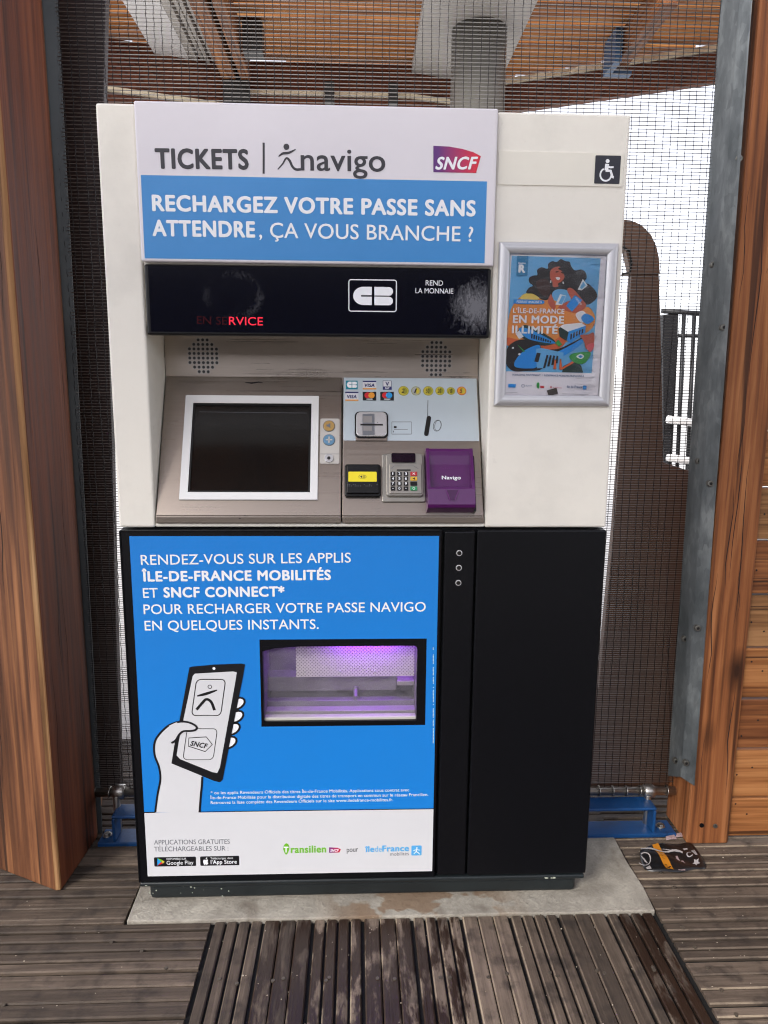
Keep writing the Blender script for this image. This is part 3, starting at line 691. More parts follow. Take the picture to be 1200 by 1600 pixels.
# ------------------------------------------------ lower cabinet
base = MB(); zb = .062
LP_ = Plane((0, -.008, 0), (1, 0, 0), (0, 0, 1))
xd = (PX(LP_, 686, 830)[0] + PX(LP_, 682, 1360)[0]) / 2; xs0 = (PX(LP_, 692, 830)[0] + PX(LP_, 685, 1360)[0]) / 2; xs1 = (PX(LP_, 743, 830)[0] + PX(LP_, 732, 1360)[0]) / 2
# front door with the tray opening
wa = LP_.uv(406, 1000); wb = LP_.uv(666, 1135); wu0 = (LP_.uv(406, 1000)[0] + LP_.uv(408, 1136)[0]) / 2; wu1 = (LP_.uv(666, 997)[0] + LP_.uv(665, 1132)[0]) / 2; wv1 = (LP_.uv(406, 1000)[1] + LP_.uv(666, 997)[1]) / 2; wv0 = (LP_.uv(408, 1136)[1] + LP_.uv(665, 1132)[1]) / 2
ou0, ou1, ov0, ov1 = wu0 + .006, wu1 - .022, wv0 + .012, wv1 - .018
dz0, dz1 = zb + .006, SEAM - .005
dr = MB()
for x0, x1, z0, z1 in ((.0035, xd, dz0, ov0), (.0035, xd, ov1, dz1), (.0035, ou0, ov0, ov1), (ou1, xd, ov0, ov1)): dr.box(x0, x1, -.008, .0115, z0, z1, BLACK)
dro = dr.build('front_door', TM)
tz0, tz1, tu0, tu1 = ov0 - .031, ov1 + .031, ou0 - .006, ou1 + .006
base.box(.003, 1.147, .1395, D - .002, zb + .003, SEAM - .004, BLACK)
for a, b, c, d in ((.003, 1.147, zb + .003, tz0), (.003, 1.147, tz1, SEAM - .004), (.003, tu0, tz0, tz1), (tu1, 1.147, tz0, tz1)): base.box(a, b, .012, .139, c, d, BLACK)
bso = base.build('base_cabinet', TM)
rim = MB()
for x0, x1, z0, z1 in ((.002, .006, dz0 - .001, dz1), (.006, xd + .001, dz1 - .003, dz1 + .001)): rim.box(x0, x1, -.011, .011, z0, z1, BLACK)
rim.build('door_edge', dro, .002)
ps = MB(); PU0 = (LP_.uv(202, 838)[0] + LP_.uv(231, 1370)[0]) / 2; PU1 = (LP_.uv(683, 837)[0] + LP_.uv(678, 1360)[0]) / 2; PV1 = (LP_.uv(202, 839)[1] + LP_.uv(683, 836)[1]) / 2; PV0 = (LP_.uv(231, 1370)[1] + LP_.uv(678, 1360)[1]) / 2
z6 = lambda *pts: LP_.px([(190 + .425 * x, 820 + .425 * y) for x, y in pts])
hl = (z6((85, 1057))[0][1] + z6((1147, 1043))[0][1]) / 2
for x0, x1, z0, z1 in ((PU0, PU1, hl, wv0), (PU0, PU1, wv1, PV1), (PU0, wu0, wv0, wv1), (wu1, PU1, wv0, wv1)): ps.flat(LP_, [(x0, z0), (x1, z0), (x1, z1), (x0, z1)], .0005, BLUE2)
ps.flat(LP_, [(PU0, PV0), (PU1, PV0), (PU1, hl), (PU0, hl)], .0005, WHITE2)
pso = ps.build('front_poster', TM)
lt = MB()
def t6(s, a, b, cap, m, w=.0009, **k):
    p0, p1 = z6(a, b); hh = z6((a[0], a[1] - cap))[0][1] - p0[1]; q_ = MB(); q_.text(LP_, s, p0, p1, w, m, cap=hh, **k); q_.build('lettering', pso)
t6('RENDEZ-VOUS SUR LES APPLIS', (72, 147), (843, 138), 36, TXT_W, bold=.012)
t6('ÎLE-DE-FRANCE MOBILITÉS', (76, 207), (770, 201), 35, TXT_W, bold=.058)
t6('ET', (80, 268), (135, 267), 35, TXT_W, bold=.012); t6('SNCF CONNECT*', (155, 266), (600, 262), 35, TXT_W, bold=.058)
t6('POUR RECHARGER VOTRE PASSE NAVIGO', (82, 328), (1118, 318), 35, TXT_W, bold=.012)
t6('EN QUELQUES INSTANTS.', (86, 388), (725, 382), 35, TXT_W, bold=.012)
t6('* ou les applis Revendeurs Officiels des titres Île-de-France Mobilités. Applications sous contrat avec', (328, 990), (1057, 979), 11, TXT_W)
t6('Île-de-France Mobilités pour la distribution digitale des titres de transport en commun sur le réseau Francilien.', (326, 1008), (1127, 996), 11, TXT_W)
t6('Retrouvez la liste complète des Revendeurs Officiels sur le site www.iledefrance-mobilites.fr.', (328, 1026), (998, 1015), 11, TXT_W)
for k in range(70):
    p = z6((1146, 440 + k * 5.2))[0]
    if random.random() < .85: lt.stroke(LP_, [p, (p[0], p[1] - .0025)], .0018, .0009, TXT_W)
t6('APPLICATIONS GRATUITES', (120, 1175), (398, 1172), 17, TXT_G); t6('TÉLÉCHARGEABLES SUR :', (120, 1200), (393, 1197), 17, TXT_G)
def qd(x0, y0, x1, y1, m, w=.0008, r=0.0):
    a, b = z6((x0, y1), (x1, y0)); lt.flat(LP_, rrect(a[0], b[0], a[1], b[1], r), w, m)
lt.build('margin_print', pso); lt = MB(); qd(121, 1219, 273, 1256, TXT_N, r=.003); lt.build('store_badge', pso); lt = MB(); qd(290, 1216, 432, 1253, TXT_N, r=.003); lt.build('store_badge', pso); lt = MB()
GRN = simple('green_ink', (112, 184, 40), .4); LBL = simple('light_blue_ink', (84, 168, 224), .4); RD = CRED
t6('DISPONIBLE SUR', (166, 1231), (238, 1230), 7, TXT_W, w=.0011); t6('Google Play', (166, 1249), (265, 1247), 14, TXT_W, w=.0011)
t6('Télécharger dans', (327, 1229), (410, 1227), 7, TXT_W, w=.0011); t6("l'App Store", (328, 1246), (424, 1244), 14, TXT_W, w=.0011, bold=.03)
lt.flat(LP_, z6((132, 1252), (146, 1238), (132, 1224)), .0011, CYAN); lt.flat(LP_, z6((132, 1224), (146, 1238), (152, 1232)), .0012, GRN); lt.flat(LP_, z6((132, 1252), (152, 1244), (146, 1238)), .0013, CRED); lt.flat(LP_, z6((146, 1238), (152, 1232), (159, 1238), (152, 1244)), .0014, GOLD)
lt.build('triangle_mark', pso); lt = MB(); lt.flat(LP_, smooth_pts(z6((300, 1236), (303, 1230), (309, 1232), (315, 1229), (318, 1233), (316, 1239), (319, 1243), (314, 1249), (309, 1247), (304, 1249)), 4, True), .0011, TXT_W); lt.flat(LP_, z6((309, 1229), (311, 1223), (315, 1221), (314, 1227)), .0011, TXT_W)
lt.build('fruit_mark', pso); lt = MB(); lt.flat(LP_, smooth_pts(z6((595, 1195), (596, 1180), (606, 1170), (616, 1180), (615, 1196), (605, 1212)), 5, True), .0009, GRN)
t6('T', (596, 1203), (614, 1203), 20, TXT_W, w=.0012, bold=.05); t6('ransilien', (622, 1205), (752, 1203), 25, GRN, bold=.05)
lt.build('leaf_mark', pso); lt = MB(); a, b = z6((763, 1205), (805, 1185)); SN2 = gradient('purple_red_print_small', (120, 30, 120), (208, 20, 60), a[0], b[0])
lt.flat(LP_, z6((763, 1205), (800, 1204), (806, 1192), (795, 1187), (763, 1185)), .0009, SN2); t6('SNCF', (767, 1201), (799, 1200), 9, TXT_W, w=.0012, bold=.05, shear=.25)
t6('pour', (828, 1203), (870, 1201), 19, TXT_K)
t6('île', (895, 1202), (929, 1201), 21, LBL, bold=.05); t6('de', (931, 1201), (956, 1201), 21, LBL); t6('France', (958, 1200), (1056, 1198), 21, LBL, bold=.05); t6('mobilités', (987, 1216), (1056, 1214), 13, TXT_G)
lt.build('railway_mark', pso); lt = MB(); qd(1065, 1178, 1103, 1215, LBL, .0009, .003); c = z6((1085, 1187))[0]; lt.disc(LP_, c, .0022, .0012, TXT_W, 12)
lt.stroke(LP_, z6((1072, 1197), (1084, 1193), (1096, 1195)), .002, .0012, TXT_W); lt.stroke(LP_, z6((1084, 1193), (1083, 1200), (1074, 1209)), .002, .0013, TXT_W); lt.stroke(LP_, z6((1083, 1200), (1090, 1204), (1096, 1210)), .002, .0014, TXT_W)
lt.build('runner_mark', pso)
# the drawn hand with a phone
hn = MB(); OUT = .005
def blob(pts, w, smooth=True, line=True, fill=TXT_W, closed=True, ow=OUT):
    g = z6(*pts); g = smooth_pts(g, 6, True) if smooth else g
    hn.flat(LP_, g, w, fill)
    if line: hn.stroke(LP_, g, ow, w + .0002, TXT_N, True)
hn.stroke(LP_, z6((83, 1057), (124, 1056)), .003, .0012, TXT_N); hn.stroke(LP_, z6((287, 1055), (600, 1050), (1147, 1043)), .0022, .0012, TXT_N)
for x, y, a in ((437, 657, -.5), (432, 705, -.5), (419, 750, -.5), (407, 800, -.5)):
    pts = []
    for k in range(14):
        t = 2 * math.pi * k / 14; ca, sa = math.cos(a), math.sin(a); px_, py_ = 30 * math.cos(t), 19 * math.sin(t); pts.append((x - 12 + px_ * ca - py_ * sa, y + px_ * sa + py_ * ca))
    blob(pts, .0009, False)
wrist = smooth_pts(z6((124, 1056), (133, 990), (143, 935), (138, 890), (122, 845), (122, 800), (140, 768), (172, 738), (205, 724)), 6) + smooth_pts(z6((240, 760), (262, 830), (290, 900), (297, 935), (291, 990), (287, 1056)), 6)
hn.flat(LP_, wrist, .0012, WHITE2)
hn.stroke(LP_, smooth_pts(z6((124, 1056), (133, 990), (143, 935), (138, 890), (122, 845), (122, 800), (140, 768), (172, 738), (205, 724)), 6), OUT, .0015, TXT_N); hn.stroke(LP_, smooth_pts(z6((297, 925), (295, 960), (291, 1000), (287, 1056)), 6), OUT, .0015, TXT_N)
ph = z6((184, 876), (196, 800), (217, 700), (247, 540), (250, 523), (262, 520), (340, 513), (440, 509), (454, 512), (446, 560), (400, 790), (372, 935), (362, 945), (340, 940), (250, 903))
hn.flat(LP_, ph, .0018, TXT_N)
scn = z6((203, 846), (212, 790), (262, 555), (270, 546), (410, 538), (424, 541), (418, 580), (362, 890), (352, 911), (335, 908), (216, 860)); hn.flat(LP_, scn, .0021, WHITE2)
hn.disc(LP_, z6((340, 527))[0], .0036, .0021, TXT_W, 12)
def skewbox(x0, y0, x1, y1, sk, rnd=16):
    pts = rrect(x0, x1, y0, y1, rnd, 4); cy = (y0 + y1) / 2; return z6(*[(x - (y - cy) * sk, y) for x, y in pts])
hn.stroke(LP_, skewbox(267, 567, 374, 700, .14), .0022, .0024, TXT_N, True); hn.stroke(LP_, skewbox(234, 748, 345, 862, .14), .0017, .0024, TXT_N, True)
g = smooth_pts(z6((278, 628), (310, 620), (352, 606)), 5); hn.stroke(LP_, g, [.0025 + .0045 * math.sin(math.pi * i / (len(g) - 1)) for i in range(len(g))], .0024, TXT_N)
hn.ring(LP_, z6((325, 594))[0], .0036, .0052, .0024, TXT_N, 16)
hn.stroke(LP_, smooth_pts(z6((276, 678), (296, 655), (312, 640), (330, 650), (342, 680)), 5), .0066, .0024, TXT_N)
hn.stroke(LP_, z6((248, 782), (312, 778), (334, 806), (308, 832), (246, 812)), .0022, .0024, TXT_N, True)
p0, p1 = z6((252, 809), (316, 821)); hn.text(LP_, 'SNCF', p0, p1, .0025, TXT_N, cap=.0125, bold=.05, shear=.25)
th = smooth_pts(z6((175, 737), (205, 724), (235, 722), (262, 730), (277, 742), (272, 752), (252, 756), (228, 757), (212, 770), (200, 790), (184, 800)), 6)
hn.flat(LP_, th, .0027, WHITE2); hn.stroke(LP_, th[6:], OUT, .003, TXT_N)
hn.build('hand_drawing', pso)
# delivery tray
tray = MB(); TG = simple('tray_grey', (112, 108, 112), .4, .3); TG2 = simple('tray_pale', (150, 146, 144), .35, .3); yb = .135
tray.box(ou0 - .001, ou1 + .001, yb, yb + .003, ov0 - .03, ov1 + .03, TG)
tray.box(ou0 - .005, ou0 - .001, .0118, yb, ov0 - .03, ov1 + .03, TG); tray.box(ou1 + .001, ou1 + .005, .0118, yb, ov0 - .03, ov1 + .03, TG)
tray.box(ou0 - .001, ou1 + .001, .0118, yb, ov1 + .026, ov1 + .03, TG); tray.box(ou0 - .001, ou1 + .001, .0118, yb, ov0 - .012, ov0 - .008, TG)
hh = ov1 - ov0; ww = ou1 - ou0
tray.box(ou0, ou1 - ww * .12, .085, yb - .001, ov0 + hh * .20, ov0 + hh * .40, TG); tray.box(ou1 - ww * .12 + .001, ou1, .07, yb - .001, ov0 + hh * .30, ov0 + hh * .36, TG2)
tray.box(ou0, ou1, .06, .084, ov0 - .007, ov0 + hh * .12, TG); tray.box(ou0, ou1, .03, .059, ov0 - .007, ov0 + hh * .05, TG2)
tray.tube([(ou0 + ww * .6, .06, ov0 + hh * .16), (ou0 + ww * .6, .082, ov0 + hh * .22), (ou0 + ww * .6, .084, ov0 + hh * .26)], .006, TG); 
tyo = tray.build('delivery_tray', TM, .001)
def perf():
    b = NB('perforated_plate'); k = b.n('ShaderNodeTexVoronoi'); k.inputs['Scale'].default_value = 160; k.inputs['Randomness'].default_value = 0.0
    b.link(b.coords((1, .01, 1), (0, 0, 0), (0, math.radians(45), 0)), k.inputs['Vector'])
    b.base(b.ramp(k.outputs['Distance'], [(.22, lin((112, 104, 108))), (.3, lin((182, 176, 172)))])); b.rough(.45); return b.m
pf = MB(); pf.box(ou0 + ww * .2, ou1 - .002, .052, .055, ov0 + hh * .47, ov1 + .02, perf())
for k in range(4): pf.disc(Plane((0, .052, 0), (1, 0, 0), (0, 0, 1)), (ou0 + ww * (.26 + .235 * k), ov0 + hh * .54), .0028, .002, CHROME, 12, w0=0)
pf.build('perforated_flap', tyo)
VIO = NB('violet_lamp'); VIO.base((.5, .2, .9, 1)); VIO.p.inputs['Emission Color'].default_value = (.36, .06, 1.0, 1); VIO.p.inputs['Emission Strength'].default_value = 20.0
vl_ = MB(); vl_.box(ou0 + ww * .45, ou0 + ww * .9, .02, .034, ov1 + .012, ov1 + .02, VIO.m); vl_.build('tray_lamp', tyo)
m = MB(); m.box(ou0 + ww * .3, ou0 + ww * .95, .085, .1, ov1 + .012, ov1 + .02, VIO.m); m.build('tray_lamp', tyo)
pn = NB('scratched_pane'); tr_ = pn.n('ShaderNodeBsdfTransparent'); mx_ = pn.n('ShaderNodeMixShader'); pn.base(lin((190, 184, 196))); pn.rough(.25)
pn.link(pn.ramp(pn.noise(pn.coords((1, 1, 2)), 14, 6, .7), [(.3, (.03, .03, .03)), (.75, (.15, .15, .15))]), mx_.inputs[0]); pn.link(tr_.outputs[0], mx_.inputs[1]); pn.link(pn.p.outputs[0], mx_.inputs[2]); pn.link(mx_.outputs[0], pn.N['Material Output'].inputs[0])
m = MB(); m.box(ou0, ou1, .004, .006, ov0 + .008, ov1, pn.m); m.build('pane', tyo)
lipm = MB(); lipm.box(ou0, ou1, .0, .02, ov0 - .002, ov0 + .007, simple('tray_lip', (190, 188, 176), .5)); lipm.build('tray_lip', tyo, .002)
wf = MB()
cr = .012
for x0, x1, z0, z1 in ((wu0, wu1, wv0, ov0), (wu0, wu1, ov1, wv1), (wu0, ou0, ov0, ov1), (ou1, wu1, ov0, ov1)): wf.flat(LP_, [(x0, z0), (x1, z0), (x1, z1), (x0, z1)], .0004, BLACK)
wf.flat(LP_, [(ou0, ov1), (ou0, ov1 - .012), (ou0 + .03, ov1 - .004), (ou0 + .09, ov1)], .0006, BLACK); wf.flat(LP_, [(ou1, ov1), (ou1 - .008, ov1), (ou1 - .002, ov1 - .003), (ou1, ov1 - .01)], .0006, BLACK)
wf.build('tray_surround', dro)
# narrow strip with locks, side panel, plinth
st = MB(); st.box(xs0, xs1 - .003, -.006, .0116, dz0, dz1 - .002, BLACK); sto = st.build('lock_strip', TM, .005, 3)
SP = Plane((0, -.006, 0), (1, 0, 0), (0, 0, 1))
for y in (864, 887, 910.5):
    m = MB(); c = SP.uv(717.5 - (y - 864) * .03, y); m.disc(SP, c, .0072, .0022, CHROME, 22, w0=0); m.disc(SP, c, .0052, .0025, simple('lock_core', (40, 38, 36), .4, .6), 18); m.build('lock', sto, .0006)
sd = MB(); sd.box(xs1 + .001, 1.1495, -.008, .0117, dz0, dz1, BLACK); sd.build('side_panel', TM, .004, 3)
pl = MB(); pl.box(.004, 1.146, -.010, .02, zb - .009, zb + .003, BLACK2); pl.build('base_rail', TM, .005, 3)
pk = MB(); pk.box(.022, 1.13, .006, D - .01, .005, zb - .012, BLACK2); pk.build('plinth', TM, .012, 4)
CHIP = simple('chipped_paint', (170, 176, 160), .6)
ch = MB(); PLP = Plane((0, .006, 0), (1, 0, 0), (0, 0, 1))
for k in range(18):
    ch = MB(); u = .022 + random.random() ** 3 * .35; v = .012 + random.random() * .034; r = random.uniform(.0008, .0028); a = random.random() * 6
    ch.flat(PLP, [(u + r * random.uniform(.4, 1.2) * math.cos(a + t), v + r * random.uniform(.4, 1.2) * math.sin(a + t)) for t in (0, 1, 2, 3, 4, 5)], .0006 , CHIP); ch.build('paint_chip', TM)
RLP = Plane((0, -.0102, 0), (1, 0, 0), (0, 0, 1))
for u, r in ((1.045, .007), (1.065, .008), (1.06, .004), (.02, .004)):
    ch = MB(); a = random.random() * 6; ch.flat(RLP, [(u + r * random.uniform(.5, 1.2) * math.cos(a + t), zb - .003 + r * .55 * random.uniform(.4, 1) * math.sin(a + t)) for t in (0, 1, 2, 3, 4, 5)], .0006, CHIP); ch.build('paint_chip', TM)

# ================================================================== POSTER FRAME
PF = thing('poster_frame', 'silver snap frame with a blue travel pass poster on the right of the machine', 'poster frame', (1.0, 0, 1.35))
FP = Plane((0, -.0005, 0), (1, 0, 0), (0, 0, 1)); lift = .008
o_ = [FP.uv(*p, lift) for p in ((771, 633), (951, 636), (968, 381), (782, 377))]; i_ = [FP.uv(*p, lift) for p in ((787, 619), (935, 621), (948, 402), (798, 398))]
ax0 = (o_[0][0] + o_[3][0]) / 2; ax1 = (o_[1][0] + o_[2][0]) / 2; ay0 = (o_[0][1] + o_[1][1]) / 2; ay1 = (o_[2][1] + o_[3][1]) / 2
fw_ = ((i_[0][0] + i_[3][0]) / 2 - ax0 + ax1 - (i_[1][0] + i_[2][0]) / 2 + (i_[0][1] + i_[1][1]) / 2 - ay0 + ay1 - (i_[2][1] + i_[3][1]) / 2) / 4
prof = [(0, 0), (0, .007), (.06, .0095), (.2, .0118), (.4, .0128), (.6, .0124), (.8, .0105), (.94, .0078), (1, .005), (1, .001)]
cor = [(ax0, ay0, 1, 1), (ax1, ay0, -1, 1), (ax1, ay1, -1, -1), (ax0, ay1, 1, -1)]
for k in range(4):
    m = MB(); c0, c1 = cor[k], cor[(k + 1) % 4]
    L = [FP.pt(c0[0] + c0[2] * t * fw_, c0[1] + c0[3] * t * fw_, h_) for t, h_ in prof]; Rr = [FP.pt(c1[0] + c1[2] * t * fw_, c1[1] + c1[3] * t * fw_, h_) for t, h_ in prof]
    i = m.mi(ALU); va = [m.bm.verts.new(p) for p in L]; vb_ = [m.bm.verts.new(p) for p in Rr]
    for q in range(len(prof) - 1):
        f = m.bm.faces.new((va[q], va[q + 1], vb_[q + 1], vb_[q])); f.smooth = 1 < q < 8; f.material_index = i
    m.build('frame_rail', PF)
px0, px1, py0, py1 = ax0 + fw_ * .98, ax1 - fw_ * .98, ay0 + fw_ * .98, ay1 - fw_ * .98
pr = MB(); pr.flat(FP, [(px0, py0), (px1, py0), (px1, py1), (px0, py1)], .0012, simple('poster_backing', (40, 40, 44), .6))
z5 = lambda *pts: FP.px([(760 + x / 5, 360 + y / 5) for x, y in pts], .002)
PW = simple('poster_paper', (240, 236, 240), .45); PBL = simple('poster_sky_blue', (112, 182, 226), .45); PBR = simple('poster_bright_blue', (40, 150, 226), .45); PDK = simple('poster_dark', (34, 28, 30), .45); PSK = simple('poster_skin', (196, 96, 72), .45); POR = simple('poster_orange', (232, 150, 70), .45); PYL = simple('poster_yellow', (236, 206, 96), .45); PRD = simple('poster_coral', (222, 108, 60), .45); PGR = simple('poster_green', (58, 160, 74), .45); PTL = simple('poster_teal_dark', (30, 60, 58), .45); PLB = simple('poster_badge_blue', (24, 128, 176), .45); PHR = simple('poster_hair_glow', (66, 36, 30), .45)
pr.flat(FP, z5((133, 1298), (872, 1300), (945, 198), (188, 186)), .0016, PW)
pr.flat(FP, z5((147, 1100), (822, 1115), (892, 218), (198, 198)), .002, PBL)
pro = pr.build('poster', PF)
il = MB()
L5 = [0.0024]
def sh(m, *pts, smooth=True, n=5):
    g = z5(*pts); L5[0] += .00004; il.flat(FP, smooth_pts(g, n, True) if smooth else g, L5[0], m)
sh(POR, (165, 760), (190, 620), (265, 520), (380, 482), (560, 560), (700, 620), (800, 600), (850, 700), (780, 800), (500, 900), (160, 850))
sh(PYL, (265, 530), (300, 495), (390, 482), (405, 540), (330, 560))
sh(PRD, (160, 840), (230, 850), (420, 900), (560, 840), (640, 760), (600, 900), (420, 960), (165, 900))
hair = [(310, 490), (330, 450), (362, 432), (333, 405), (335, 368), (372, 352), (398, 348), (396, 310), (430, 288), (478, 300), (482, 262), (515, 240), (548, 248), (580, 224), (615, 240), (650, 246), (662, 280), (690, 312), (740, 305), (775, 330), (782, 372), (760, 410), (800, 420), (850, 470), (865, 520), (830, 560), (780, 580), (720, 520), (640, 470), (560, 460), (520, 480), (505, 520), (470, 545), (430, 540), (405, 520), (360, 495)]
sh(PDK, *hair, n=3); sh(PHR, (390, 400), (470, 380), (500, 450), (470, 520), (410, 480))
sh(PSK, (495, 350), (500, 315), (530, 290), (575, 285), (608, 320), (608, 370), (585, 400), (560, 415), (560, 440), (520, 440), (515, 405), (500, 380))
sh(PDK, (560, 300), (600, 285), (660, 320), (650, 420), (600, 420), (612, 370), (590, 320)); sh(TXT_W, (540, 368), (560, 366), (576, 372), (566, 388), (550, 384)); sh(PHR, (540, 322), (562, 318), (560, 326), (542, 330)); sh(PHR, (584, 324), (600, 330), (598, 338), (584, 332)); sh(TXT_W, (498, 392), (506, 392), (504, 410), (496, 408)); sh(TXT_W, (594, 402), (602, 402), (606, 416), (596, 416))
sh(PSK, (480, 560), (500, 500), (515, 520), (540, 590), (520, 620)); sh(PSK, (630, 470), (650, 448), (690, 470), (740, 530), (780, 590), (720, 640), (660, 640), (600, 620), (560, 600), (620, 560), (660, 540))
sh(TXT_W, (538, 580), (575, 498), (622, 510), (590, 585), smooth=False); sh(PBL, (560, 570), (590, 510), (618, 515), (588, 580), smooth=False)
sh(PBR, (622, 590), (690, 505), (748, 545), (668, 636), smooth=False); il.text(FP, 'navigo', z5((690, 530))[0], z5((735, 585))[0], L5[0] + .0001, TXT_W)
sh(TXT_W, (712, 465), (752, 380), (790, 432), (742, 470), smooth=False); sh(PBL, (728, 450), (755, 400), (776, 430), (745, 458), smooth=False)
sh(TXT_W, (695, 660), (735, 630), (770, 640), (790, 690), (740, 720)); sh(PBR, (740, 680), (780, 650), (840, 690), (800, 730), (760, 720))
sh(PTL, (600, 1060), (700, 1010), (740, 1060), (755, 1112), (590, 1108), smooth=False)
# trains
sh(PTL, (265, 760), (330, 745), (520, 850), (515, 890), (400, 895), (250, 820)); sh(PBR, (250, 770), (330, 770), (515, 862), (520, 885), (330, 850)); sh(TXT_W, (228, 810), (255, 780), (290, 830), (255, 850), smooth=False)
for k in range(9): sh(PDK, (350 + k * 18, 806 + k * 7), (361 + k * 18, 811 + k * 7), (358 + k * 18, 848 + k * 4), (347 + k * 18, 842 + k * 4), smooth=False)
sh(TXT_W, (560, 760), (600, 735), (740, 722), (775, 745), (700, 790), (640, 800), smooth=False); sh(PBR, (640, 790), (775, 745), (770, 800), (660, 880), (620, 860), smooth=False); sh(PTL, (562, 770), (575, 755), (640, 795), (625, 865), (570, 830), smooth=False)
for k in range(5): sh(PDK, (655 + k * 22, 810 - k * 9), (668 + k * 22, 804 - k * 9), (664 + k * 22, 848 - k * 12), (652 + k * 22, 855 - k * 12), smooth=False)
sh(PGR, (535, 880), (560, 855), (590, 890), (565, 910), smooth=False)
sh(PDK, (420, 935), (560, 925), (700, 860), (740, 840), (745, 870), (640, 950), (540, 985), (420, 965)); sh(PBR, (395, 960), (540, 950), (660, 895), (740, 850), (745, 885), (640, 960), (560, 990), (400, 990))
sh(PDK, (152, 1040), (158, 930), (215, 870), (300, 852), (390, 870), (425, 920), (440, 1075), (300, 1098), (205, 1096), n=4); sh(PBR, (215, 1040), (250, 980), (310, 930), (400, 895), (420, 930), (395, 1060), (330, 1078), (235, 1072)); sh(PBL, (385, 925), (430, 920), (600, 955), (600, 1010), (520, 1000), (480, 990), (460, 1075), (392, 1078), smooth=False)
sh(PDK, (372, 1025), (392, 955), (422, 960), (404, 1030), smooth=False)
for k in range(4): sh(PDK, (440 + k * 32, 1075 - k * 12), (468 + k * 26, 972 + k * 2), (482 + k * 26, 976 + k * 2), (458 + k * 32, 1075 - k * 12), smooth=False)
sh(TXT_W, (245, 968), (256, 958), (266, 966), (256, 976)); sh(TXT_W, (196, 920), (206, 910), (214, 918), (206, 926)); sh(PGR, (240, 892), (250, 900), (300, 945), (290, 952), smooth=False)
sh(PRD, (520, 1085), (530, 1010), (540, 1010), (545, 1085), smooth=False); sh(PRD, (566, 1085), (572, 1005), (580, 1005), (590, 1070), (680, 1015), (690, 1030), (585, 1090), smooth=False)
sh(PGR, (645, 990), (680, 960), (800, 950), (805, 985), (760, 1040), (690, 1035)); sh(TXT_W, (700, 985), (735, 965), (760, 985), (735, 1005)); sh(PBR, (715, 985), (735, 975), (748, 986), (732, 997))
sh(PSK, (730, 820), (790, 815), (835, 800), (835, 880), (780, 930), (760, 870)); sh(simple('poster_pink', (226, 100, 110), .45), (780, 900), (835, 880), (830, 930), (800, 950))
# printed words
sh(PBR, (215, 545), (235, 540), (430, 546), (447, 560), (430, 577), (235, 574), (213, 565), n=2); sh(PLB, (232, 355), (318, 355), (326, 202), (238, 202), smooth=False)
def t5(s, a, b, cap, m, **k):
    p0, p1 = z5(a, b); q_ = MB(); q_.text(FP, s, p0, p1, L5[0] + .0003, m, cap=z5((a[0], a[1] - cap))[0][1] - p0[1], **k); q_.build('lettering', pro)
t5('FORFAIT IMAGINE R', (234, 569), (432, 572), 20, TXT_W, bold=.03)
t5("L'ÎLE-DE-FRANCE", (205, 645), (605, 652), 36, TXT_W, bold=.05); t5('EN MODE', (203, 722), (602, 728), 56, TXT_W, bold=.06); t5('ILLIMITÉ', (195, 802), (552, 808), 56, TXT_W, bold=.06)
t5('imagine', (246, 263), (304, 264), 14, TXT_W, bold=.03); t5('R', (246, 328), (300, 330), 56, TXT_W, bold=.09)
INKB = simple('poster_ink_blue', (70, 96, 140), .45)
t5('SOUSCRIVEZ MAINTENANT  /  ILEDEFRANCE-MOBILITES.FR/IMAGINE-R', (200, 1133), (760, 1146), 13, INKB, bold=.03)
sh(PBR, (168, 1226), (224, 1228), (228, 1202), (170, 1200), smooth=False); c = z5((284, 1214))[0]; il.ring(FP, c, .0030, .0038, L5[0] + .0003, INKB, 16); t5('RATP', (308, 1219), (352, 1220), 10, INKB)
sh(PGR, (390, 1215), (395, 1190), (410, 1192), (410, 1225), (400, 1235)); sh(CRED, (418, 1230), (448, 1232), (450, 1218), (420, 1214), smooth=False); sh(CRED, (496, 1224), (502, 1216), (508, 1224), (502, 1232)); t5('île de France', (515, 1233), (585, 1234), 9, CRED)
t5('île de France', (625, 1230), (745, 1232), 18, INKB, bold=.04); sh(PBR, (750, 1243), (778, 1243), (780, 1214), (752, 1213), smooth=False)
il.stroke(FP, z5((148, 1266), (240, 1268)), .0005, L5[0] + .0002, TXT_G); il.stroke(FP, z5((590, 1276), (795, 1283)), .0005, L5[0] + .0002, TXT_G)
ilo = il.build('printed_artwork', pro)
tp = MB(); tp.flat(FP, z5((485, 1297), (558, 1275), (546, 1229), (470, 1250)), .0042, simple('grey_tape', (84, 78, 74), .3)); tp.build('tape', PF)
